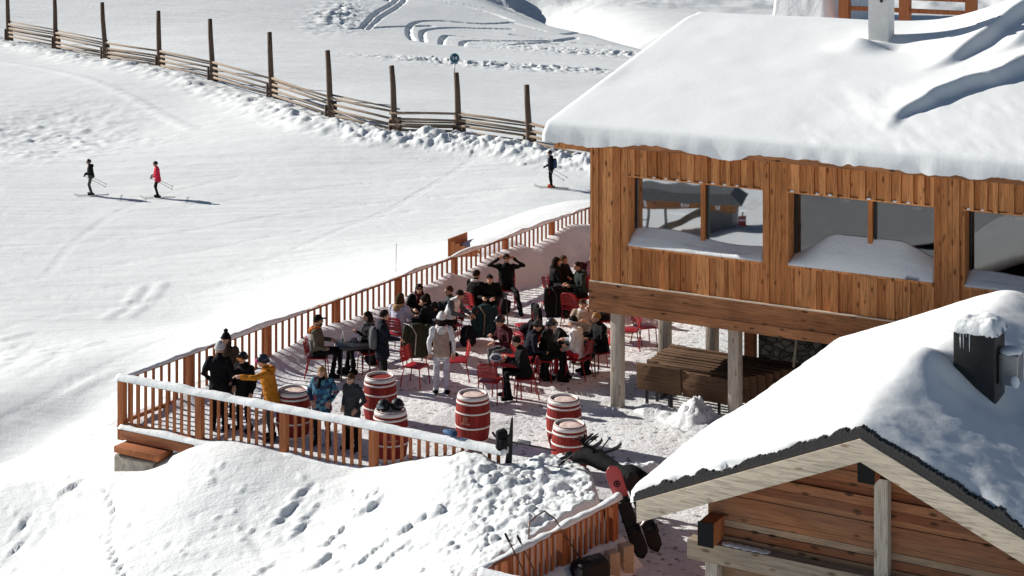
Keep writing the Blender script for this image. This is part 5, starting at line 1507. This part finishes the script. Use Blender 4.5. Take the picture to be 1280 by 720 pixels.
sitter('person in black, right one of the pair near the far end of the terrace', 'red chair under the right one of the far pair', 705, 319, 320, jac=BLACK, hair=H_BROWN, arms=('table', 'lap'), lean=.05)
sitter('person in a dark teal jacket by the chalet corner, far end of the terrace', 'red chair of the person in dark teal', 722, 327, 200, jac=DGREEN, hair=H_DARK, arms=('table', 'table'), extras=(('hood', DGREEN),), lean=.1)
sitter('person in a maroon jumper half hidden by the chalet corner', 'red chair of the person half hidden by the chalet corner', 741, 317, 215, jac=MAROON, hair=H_BROWN, arms=('table', 'lap'))

def coat_on(lc, f, label, col, trim):
    yaw = math.radians(f - 90)
    co_ = thing('coat', label, 'coat', tuple(lc), yaw)
    X_ = Vector((1, 0, 0)); Y_ = Vector((0, 1, 0))
    m_ = MB(); m_.loft([(Vector((0, -.27, z)), X_ * w, Y_ * d) for z, w, d in ((.16, .24, .05), (.20, .28, .07), (.32, .25, .055), (.45, .26, .065), (.62, .235, .06), (.75, .245, .07), (.86, .21, .08), (.92, .12, .055), (.935, .06, .03))], 24)
    m_.tube([(-.24, -.27, .84), (-.29, -.29, .58), (-.26, -.31, .34)], [.065, .06, .05], 10, round_=True); m_.tube([(.24, -.27, .84), (.29, -.28, .55), (.29, -.30, .30)], [.065, .06, .05], 10, round_=True)
    m_.v = [tuple(Vector(q) + Vector((0, 1, 0)) * (.05 * mnoise.noise(Vector((q[0] * 9, q[1] * 4 + lc[0], q[2] * 3))))) for q in m_.v]
    m_.build('cloth', cloth(col), co_)
    MB().tube([(-.13, -.345, .90), (-.02, -.365, .70), (-.05, -.36, .24)], .016, 6).build('trim', cloth(trim), co_)
    return co_
# empty chairs: picture position of the seat's centre
for u, v, f, lab in [(520, 456, 335, 'empty red chair left of the woman in the beige vest'), (571, 449, 185, 'empty red chair right of the woman in the beige vest'), (613, 474, 75, 'empty red chair behind the lone barrel, its back to the camera'),
                     (738, 362, 95, 'empty red chair by the chalet corner, back to the camera'),
                     (717, 384, 60, 'empty red chair just above the person in cream'), (787, 411, 170, 'empty red chair left one of the two seen under the chalet'), (806, 407, 20, 'empty red chair right one of the two seen under the chalet'),
                     (519, 426, 100, 'red chair with an olive coat over its back, in the middle of the terrace')]:
    c = chair(W(u, v, .46), f, lab)
    if 'olive' in lab: coat_on(c.location, f, 'olive green coat hanging over the back of a red chair', OLIVE, (.45, .42, .36))
def _dummy(): pass
coat_on(chair(W(604, 402, .46), 100, 'red chair behind the waiter carrying a dark teal coat with a fur collar').location, 100, 'dark teal coat with a fur collar hung on the chair behind the waiter', (.02, .045, .055), (.30, .22, .14))
coat_on(chair(W(657, 406, .46), 195, 'red chair beside the black bags, wearing a black coat, before the stretched leg').location, 195, 'black coat hung on the chair before the stretched leg', BLACK, CHAR)
coat_on(chair(W(735, 352, .46), 250, 'red chair with a maroon coat by the chalet corner').location, 250, 'maroon coat hung on a chair by the chalet corner', MAROON, MAROON)
sitter('person in black hunched behind the dark table of the beers, beside the stretching person', 'red chair of the person sitting low behind the beers', 612, 343, 265, jac=BLACK, hair=H_DARK, arms=('table', 'table'), lean=.35)
sitter('person in dark navy with a grey hat between the black bags and the red trousers', 'red chair of the person in navy with a grey hat', 672, 401, 20, jac=NAVY, hat=('beanie', CHAR), hair=H_DARK, arms=('lap', 'lap'), lean=.3, head_pitch=.4)
sitter('person in charcoal with a pale cap beneath the far end of the chalet beam', 'red chair of the person in charcoal with a pale cap', 752, 352, 190, jac=CHAR, hat=('cap', (.4, .4, .4)), hair=H_BROWN, arms=('table', 'lap'))

# things on the tables
glass(TBL[2] + Vector((.05, -.15, .0)), 'beer glass with pale foam nearest the edge of the dark table'); glass(TBL[2] + Vector((-.08, -.02, .0)), 'beer glass in the middle of the dark table of the beers')
glass(TBL[0] + Vector((.15, .05, 0)), 'white cup on the dark table by the railing', False); glass(TBL[4] + Vector((-.12, -.1, 0)), 'white cup in front of the white jacket', False); glass(TBL[1] + Vector((.2, .1, 0)), 'white cup in front of the person with the maroon scarf', False)
p = TBL[0] + Vector((-.12, .12, .0)); mn = thing('menu_card', 'white menu card propped up on the dark table by the railing', 'menu', tuple(p), .5)
MB().box((0, 0, .12), (.17, .006, .24), Matrix.Rotation(-.5, 3, 'X')).build('card', M['paper'], mn)
MB().box((0, .11, .11), (.17, .006, .24), Matrix.Rotation(.45, 3, 'X')).build('card', M['paper'], mn)
p = W(620, 447, .84); gg = thing('ski_goggles', 'white framed ski goggles with a dark lens propped on the red table', 'goggles', tuple(p), .2)
m_ = MB(); m_.tube([(.12 * math.cos(t), -.02 * abs(math.cos(t)), .075 * math.sin(t)) for t in np.linspace(0, 2 * PI, 21)], .022, 8); m_.build('frame', M['white_plastic'], gg)
m_ = MB(); m_.ball((0, .0, 0), (.11, .02, .068), nu=16, nv=8); m_.build('lens', plain('blue_lens', (.03, .06, .12), .1, bump=0), gg)
def helmet(p, yaw, label, lens):
    t = thing('ski_helmet', label, 'helmet', p, yaw, 'black helmets on the barrel')
    m_ = MB(); m_.lathe([(.115, 0), (.125, .03), (.122, .09), (.10, .145), (.06, .178), (.004, .19)], 20, capt=False); m_.build('shell', M['rubber'], t)
    m_ = MB(); m_.tube([(.128 * math.cos(a), .128 * math.sin(a), .07) for a in np.linspace(0, 2 * PI, 22)], .013, 6); m_.build('goggle_strap', M['rubber'], t)
    m_ = MB(); m_.loft([(Vector((0, -.12, z)), Vector((w, 0, 0)), Vector((0, .04, 0))) for z, w in ((.035, .05), (.05, .08), (.085, .08), (.10, .05))], 14); m_.build('goggle_lens', lens, t)
    return t
b3 = BAR[2]
helmet((b3.x - .13, b3.y - .02, .955), -.5, 'black helmet with a pale reflecting goggle lens, left one on the barrel', plain('silver_lens', (.25, .30, .33), .1, .5, bump=0))
helmet((b3.x + .13, b3.y + .02, .955), .4, 'black helmet with a dark goggle lens, right one on the barrel', M['lens'])
# black bags and clothes lying about
def lump(name, p, r, label, cat, mat, yaw=0, seed=0, strap=True):
    t = thing(name, label, cat, tuple(p), yaw)
    m_ = MB(); m_.ball((0, 0, r[2] * .8), r, nu=20, nv=14)
    m_.v = [tuple(Vector(q) * (1 + .28 * mnoise.noise(Vector(q) * 6 + Vector((seed, 0, 0))))) for q in m_.v]
    m_.build('body', mat, t)
    if strap:
        s_ = MB(); s_.tube([(-r[0] * .4, -r[1] * .8, r[2] * .6), (-r[0] * .45, -r[1] * 1.0, r[2] * 1.3), (-r[0] * .1, -r[1] * .3, r[2] * 1.85), (r[0] * .1, r[1] * .2, r[2] * 1.75)], .02, 6); s_.build('strap', cloth(CHAR), t)
    return t
p = TBL[6]; lump('bag', (p.x - .05, p.y, .75), (.30, .22, .16), 'black bag heaped on the red table near the stretched leg', 'bag', cloth(BLACK), .3, 1)
p = W(700, 440, 0); lump('backpack', (p.x, p.y, 0), (.22, .18, .26), 'black backpack on the ground left of the red trousers', 'backpack', cloth(BLACK), .2, 2)
p = W(585, 432, 0); lump('backpack', (p.x, p.y, 0), (.2, .17, .24), 'dark backpack on the ground behind the empty chair with its back to the camera', 'backpack', cloth(NAVY), .2, 3)

for u, v, r_, lab, mt in ((548, 432, (.2, .16, .22), 'black rucksack on the ground behind the white trousers', BLACK), (664, 452, (.22, .18, .20), 'dark grey bag on the ground right of the person leaning over the red table', CHAR), (735, 448, (.2, .17, .23), 'black rucksack beside the blond person near the pillar', BLACK), (628, 392, (.24, .18, .20), 'navy bag on the ground in front of the stretching person', NAVY), (466, 455, (.2, .17, .2), 'black rucksack on the ground under the dark table by the railing', BLACK)):
    p = W(u, v, 0); lump('backpack', (p.x, p.y, 0), r_, lab, 'backpack', cloth(mt), .4, u * .1)
coat_on(chair(W(560, 398, .46), 70, 'red chair with a charcoal coat between the waiter and the olive coat').location, 70, 'charcoal coat hung on the chair between the waiter and the olive coat', CHAR, (.2, .2, .2))
coat_on(chair(W(690, 378, .46), 110, 'red chair with a black coat in the open middle of the far terrace').location, 110, 'black coat on the chair in the open middle of the far terrace', BLACK, CHAR)
# ------------------------------------------------------------------ skiers on the piste
def ski_mesh(ln=1.65, w=.09):
    m_ = MB(); pr = [(-.5, .006), (-.46, 0), (.30, 0), (.42, .02), (.47, .06), (.5, .11)]
    rings = []
    for t, z in pr:
        ww = w * (.75 if abs(t) > .44 else (.5 + .5 * (abs(t) * 2) ** 2) * .9 + .1); rings.append((Vector((0, t * ln, z + .012)), Vector((ww / 2, 0, 0)), Vector((0, 0, .009))))
    m_.loft(rings, 10); return m_
def skier(label, u, v, face, zg, skicol, bootmat, tag_, **kw):
    p = hit(u, v, zg)
    r = person(label, loc=(p.x, p.y, p.z + .05), face=face, pose='stand', arms=('poles', 'poles'), **kw)
    yaw = math.radians(face - 90); z = p.z + .0
    for s in (-1, 1):
        q = Vector((p.x, p.y, 0)) + Vector((math.cos(yaw), math.sin(yaw), 0)) * (s * .12)
        sk = thing('ski', 'ski under %s' % tag_, 'ski', (q.x, q.y, z + .015), yaw, 'skis worn by the skiers')
        ski_mesh().build('board', skicol, sk)
        MB().rbox((0, -.02, .05), (.07, .28, .05), .012).build('binding', M['black_metal'], sk)
        po = thing('ski_pole', 'thin ski pole held by %s' % tag_, 'ski pole', (q.x, q.y, z), yaw, 'ski poles held by the skiers')
        hx = s * (.185 + .08) - s * .12
        MB().tube([(hx, .30, 1.02), (hx + s * .10, -.75, .45)], .011, 6).build('shaft', M['grey_metal'], po)
        MB().tube([(hx, .31, .98), (hx, .29, 1.10)], .018, 6).build('grip', M['rubber'], po)
        MB().tube([(hx + s * .093, -.68, .485), (hx + s * .094, -.69, .48)], .05, 10).build('basket', M['rubber'], po)
    return r
skier('skier in a black jacket and grey trousers, leftmost on the open piste', 114, 244.5, 190, -5.2, plain('pale_ski', (.45, .47, .50), .4, bump=0), M['black_metal'], 'the skier in black and grey', jac=BLACK, pan=(.07, .07, .065), hat=('helmet', (.015, .015, .016)), hair=H_DARK, lean=.12, boot=CHAR, glove=BLACK, legs=((.10, .0, -.02), (.12, .02, .0)), extras=(('hood', BLACK),))
skier('skier in a bright pinkish red jacket on the open piste', 197, 247.5, 190, -5.2, plain('light_ski', (.5, .53, .5), .4, bump=0), M['black_metal'], 'the skier in the red jacket', jac=PINKRED, pan=BLACK, hat=('helmet', (.012, .012, .013)), hair=H_DARK, lean=.10, boot=BLACK, glove=BLACK, legs=((.10, .0, -.02), (.12, .02, .0)), coat=.1)
skier('skier in black with a navy backpack near the slope fence', 689, 235, 165, -4.6, M['rubber'], M['ski_orange'], 'the skier with the backpack', jac=NAVY, pan=BLACK, hat=('helmet', (.012, .012, .013)), hair=H_DARK, lean=.05, boot=(.55, .08, .04), glove=BLACK, extras=(('pack', (.03, .05, .09)),), legs=((.04, .02, -.04), (.06, .10, .04)))

# ------------------------------------------------------------------ snowboards, bag, poles and gear round the snow mound
def snowboard(label, base, top, mat_top, frac, facing, name='snowboard', bind=True, ln=1.55, w=.26, grp=None):
    base = Vector(base); top = Vector(top); d = (top - base).normalized(); f = Vector(facing); f = (f - d * f.dot(d)).normalized(); s = d.cross(f)
    t = thing(name, label, 'snowboard', tuple(base), 0, grp)
    def blade(t0, t1, off0, off1):
        m_ = MB(); n = 16; rings = []
        for i in range(n + 1):
            q = t0 + (t1 - t0) * i / n; e = min(q, 1 - q) * ln
            ww = w / 2 * math.sqrt(max(.02, 1 - max(0, 1 - e / .16) ** 2)) * (1 - .12 * math.sin(PI * min(1, max(0, (q - .15) / .7))))
            rings.append((d * (q * ln) + f * (.02 * (1 - min(1, e / .2)) ** 2), s * ww, f * .006))
        m_.loft(rings, 12); return m_
    blade(0, 1 - frac if frac else 1, 0, 0).build('board', M['rubber'], t)
    if frac:
        blade(1 - frac + .002, 1, 0, 0).build('coral_nose', mat_top, t)
        m_ = MB(); c = d * (ln * (1 - frac * .55)) + f * .009; m_.tube([c, c + f * .004], .055, 16); m_.build('round_emblem', M['rubber'], t)
        m_ = MB(); m_.tube([c + f * .005 + s * .03 * math.cos(a) + d * .03 * math.sin(a) for a in np.linspace(0, 2 * PI, 13)], .006, 5); m_.build('emblem_ring', M['ski_red'], t)
    if bind:
        for q in (.30, .62):
            b_ = MB(); c = d * (q * ln) + f * .02
            R = Matrix((s, d, f)).transposed(); b_.rbox(c, (.17, .11, .03), .012, R); b_.rbox(c + f * .10 + s * .10, (.03, .13, .20), .012, R)
            b_.tube([c - s * .09 + f * .02, c - s * .05 + f * .10, c + s * .06 + f * .11], .014, 6); b_.build('binding', M['black_metal'], t)
    return t
g0 = W(804, 699, 0)
snowboard('black snowboard with a coral red nose leaning at the end of the short railing', (g0.x, g0.y, .02), (g0.x - .52, g0.y + .20, 1.45), M['ski_red'], .36, (0, -1, .3))
g1 = W(822, 691, 0)
snowboard('all black snowboard leaning beside the one with the coral nose', (g1.x, g1.y, .02), (g1.x - .46, g1.y + .15, 1.3), None, 0, (.1, -1, .3), ln=1.35, w=.25)
g2 = W(795, 668, .35)
o = MB().tube([tuple(g2 + Vector((-.02, 0, 0))), tuple(g2 + Vector((.30, .1, .38)))], [.018, .022], 8).build('metal_strut', M['alu']); tag(o, 'bare metal tube slanting across the black snowboard', 'tube')
# two timber blocks and a big black bag
for (u, v, hh, lab) in ((782, 716, .46, 'pale timber block, the right one of two beside the black bag'), (765, 722, .42, 'pale timber block, the left one of two beside the black bag')):
    p = W(u, v, 0); o = MB().rbox((0, 0, hh / 2), (.20, .2, hh), .012).build('timber_block', M['endgrain']); o.location = (p.x, p.y, 0); o.rotation_euler = (0, 0, .5); tag(o, lab, 'timber block')
p = W(738, 738, 0)
bgk = thing('travel_bag', 'big shiny black bag lying below the short railing', 'bag', (p.x, p.y, 0), .55)
m_ = MB(); m_.rbox((0, 0, .26), (.62, .42, .50), .13, None, 0, 3); m_.v = [tuple(Vector(q) * (1 + .09 * mnoise.noise(Vector(q) * 5))) for q in m_.v]; m_.build('body', M['rubber'], bgk)
MB().tube([(-.2, -.1, .50), (-.12, -.08, .58), (.12, -.08, .58), (.2, -.1, .50)], .018, 8).build('handle', cloth(CHAR), bgk)
m_ = MB(); m_.rbox((-.30, -.12, .28), (.10, .12, .34), .04); m_.build('pocket', cloth(GREY), bgk)
# poles and a bent tube leaning against the short railing
def rpt(t, off, z): 
    q = Np + sdirv * t - sout * off; return Vector((q[0], q[1], z))
for (t0, t1, lab) in ((1.25, .72, 'brown ski pole leaning on the short railing, the longer of two'), (1.45, 1.02, 'brown ski pole leaning on the short railing, the shorter of two')):
    a = rpt(t0, .35, .0); b_ = rpt(t1, -.02, 1.32 if t1 < .9 else 1.2)
    po = thing('ski_pole', lab, 'ski pole', tuple(a), 0)
    MB().tube([(0, 0, 0), tuple(b_ - a)], .011, 7).build('shaft', plain('bronze_shaft', (.16, .08, .04), .4, .5), po); MB().tube([tuple((b_ - a) * .9), tuple((b_ - a) * 1.0)], .018, 7).build('grip', M['rubber'], po); MB().tube([tuple((b_ - a) * .06), tuple((b_ - a) * .065)], .05, 10).build('basket', M['rubber'], po)
a = rpt(1.95, .40, .0); t_ = thing('bent_tube_frame', 'thin bent metal tube frame leaning on the short railing', 'frame', tuple(a), 0)
q1 = rpt(1.35, -.05, 1.0) - a; q2 = rpt(1.45, -.12, 1.24) - a; q3 = rpt(1.85, -.12, 1.30) - a; q4 = rpt(2.02, -.05, 1.15) - a; q5 = rpt(2.5, .40, .1) - a
MB().tube([tuple(q1), tuple(q2), tuple(q2 * .5 + q3 * .5 + Vector((0, 0, .02))), tuple(q3), tuple(q4), tuple(q5)], .012, 8).build('tube', plain('brown_tube', (.14, .09, .06), .4, .6), t_)
o = MB().tube([tuple(rpt(.55, .45, .22)), tuple(rpt(2.0, .5, .12))], .014, 7).build('black_rod', M['black_metal']); tag(o, 'black rod lying along the foot of the short railing', 'rod')

# gear on top of the mound
p = WD(627, 553, 31.0)
t_ = thing('backpack', 'black backpack at the end of the front railing beside the upright ski tip', 'backpack', (p.x, p.y + .1, p.z - .16), .3)
m_ = MB(); m_.rbox((0, 0, .17), (.20, .17, .36), .05, None, 0, 3); m_.v = [tuple(Vector(q) * (1 + .12 * mnoise.noise(Vector(q) * 9))) for q in m_.v]; m_.build('body', M['black_cloth'], t_)
m_ = MB(); m_.rbox((0, -.10, .13), (.14, .07, .18), .03); m_.build('pocket', M['black_cloth'], t_)
q = Vector((p.x + .12, p.y + .15, p.z + .02)); t_ = thing('ski_tip', 'black upright ski end stuck in the snow at the end of the front railing', 'ski', tuple(q), 0)
m_ = MB(); m_.prism([(-.07, -.5), (.06, -.5), (.08, .05), (.085, .34), (.07, .40), (.045, .34)], -.01, .01); m_.build('board', M['rubber'], t_); MB().rbox((-.01, -.03, .0), (.09, .04, .16), .01).build('binding', M['black_metal'], t_)
p2 = WD(655, 560, 31.2)
t_ = thing('ski', 'ski lying flat on the snow between the railing end and the barrels', 'ski', (p2.x, p2.y + .1, p2.z + .02), math.radians(60)); ski_mesh(1.3, .09).build('board', M['rubber'], t_); MB().rbox((0, 0, .05), (.07, .26, .06), .012).build('binding', M['grey_metal'], t_)
p = hit(560, 540, .9); ra = fac_t = (p.x + 7.9) / A2[0]
gl = Vector((K[0] + A2[0] * ((W(560, 545, 1.15).x - K[0]) / A2[0]), K[1] + A2[1] * ((W(560, 545, 1.15).x - K[0]) / A2[0]), 1.13))
t_ = thing('glove', 'blue ski glove lying on the snowy handrail', 'glove', tuple(gl), .8); m_ = MB(); m_.rbox((0, 0, .04), (.11, .20, .07), .03); m_.tube([(.05, -.02, .04), (.10, .04, .04)], [.03, .022], 7, round_=True); m_.build('hand', M['blue'], t_)
m_ = MB(); m_.rbox((0, -.14, .045), (.12, .09, .085), .02); m_.build('cuff', cloth((.02, .06, .12)), t_)
# dark heap of skis, bindings and a jacket along the back of the mound
p = hit(725, 577, .8)
for (u0, v0, u1, v1, z, lab) in ((694, 581, 752, 551, .10, 'black ski with bindings lying across the mound, the upper of two'), (702, 586, 776, 556, .03, 'black ski with bindings lying across the mound, the lower of two')):
    a = WD(u0, v0, 31.2); b_ = WD(u1, v1, 31.5); d = (b_ - a); yw = math.atan2(d.y, d.x) - PI / 2
    t_ = thing('ski', lab, 'ski', tuple((a + b_) / 2), yw); t_.rotation_euler = (math.atan2(d.z, math.hypot(d.x, d.y)), .5, yw)
    ski_mesh(min(1.7, d.length), .10).build('board', M['black_cloth'], t_)
    for yy in (-.18, .16): MB().rbox((0, yy, .06), (.08, .13, .09), .015).build('binding', M['black_metal'], t_)
for (u0, v0, u1, v1, lab) in ((698, 582, 747, 546, 'black ski pole lying over the flung jacket, the steeper of two'), (742, 574, 763, 546, 'black ski pole with a teal basket standing out of the flung jacket')):
    a = WD(u0, v0, 30.9); b_ = WD(u1, v1, 31.1); t_ = thing('ski_pole', lab, 'ski pole', tuple(a), 0); d = b_ - a
    MB().tube([(0, 0, 0), tuple(d)], .013, 7).build('shaft', M['rubber'], t_); MB().tube([(0, 0, 0), tuple(d * .16)], .022, 7).build('grip', M['rubber'], t_); MB().tube([tuple(d * .93), tuple(d * .94)], .05, 10).build('basket', M['blue'] if 'teal' in lab else M['rubber'], t_)
def cloth_heap(pix, z, rad, name, label, cat, mat, seed):
    pts = [WD(u, v, 31.0 - max(0, u - 735) * .016) for u, v in pix]; t = thing(name, label, cat, tuple(pts[0]), 0)
    m_ = MB(); m_.tube([tuple(q - pts[0]) for q in pts], rad, 14, 0, True, True, flat=.75)
    m_.v = [tuple(Vector(q) + Vector((mnoise.noise(Vector(q) * 7 + Vector((seed, 0, 0))), mnoise.noise(Vector(q) * 7 + Vector((0, seed, 0))), mnoise.noise(Vector(q) * 7 + Vector((0, 0, seed))))) * .05) for q in m_.v]
    m_.build('cloth', mat, t); return t
c1 = cloth_heap([(722, 572), (738, 570), (756, 580), (776, 588), (792, 592)], .10, [.14, .20, .17, .10, .09], 'jacket', 'black jacket flung over the back of the snow mound', 'jacket', cloth(BLACK), 3)
c2 = cloth_heap([(772, 588), (788, 592), (800, 598), (808, 612)], .12, [.12, .19, .17, .08], 'salopettes', 'black ski trousers hanging beside the coral snowboard nose', 'trousers', cloth(BLACK), 9)
m_ = MB(); 
for k in range(9):
    a = random.uniform(0, 2 * PI); m_.tube([(0, 0, .05), (.12 * math.cos(a), .08 * math.sin(a), .16), (.26 * math.cos(a), .10 * math.sin(a), .14 + .1 * random.random())], [.022, .018, .01], 6)
pp = WD(730, 568, 31.0); t_ = thing('strap_bundle', 'tangle of black straps and buckles on top of the flung jacket', 'straps', tuple(pp + UP * .12), 0); m_.build('straps', M['rubber'], t_)
pp = WD(800, 590, 30.6)
t_ = thing('snowy_board', 'dark board covered with snow lying right of the flung jacket', 'board', tuple(pp), math.radians(24))
m_ = MB(); m_.rbox((0, 0, .0), (.95, .34, .05), .02); m_.build('board', M['rubber'], t_)
xs = np.linspace(-.46, .44, 30); ys = np.linspace(-.16, .18, 14); X, Y = np.meshgrid(xs, ys)
Z = .026 + .10 * np.clip(1 - (X / .46) ** 4, 0, 1) * np.clip(1 - ((Y - .01) / .18) ** 4, 0, 1) * (1 + 1.2 * fbm(X / .2, Y / .15, 3, 181))
grid_obj('snow_cover', X, Y, Z, M['snow_cap'], t_, skirt=np.full(Z.shape, .0255))
for sx in (-.3, .3): MB().bbox((sx - .03, -.05, -.95), (sx + .03, .05, -.024)).build('support', M['rubber'], t_)
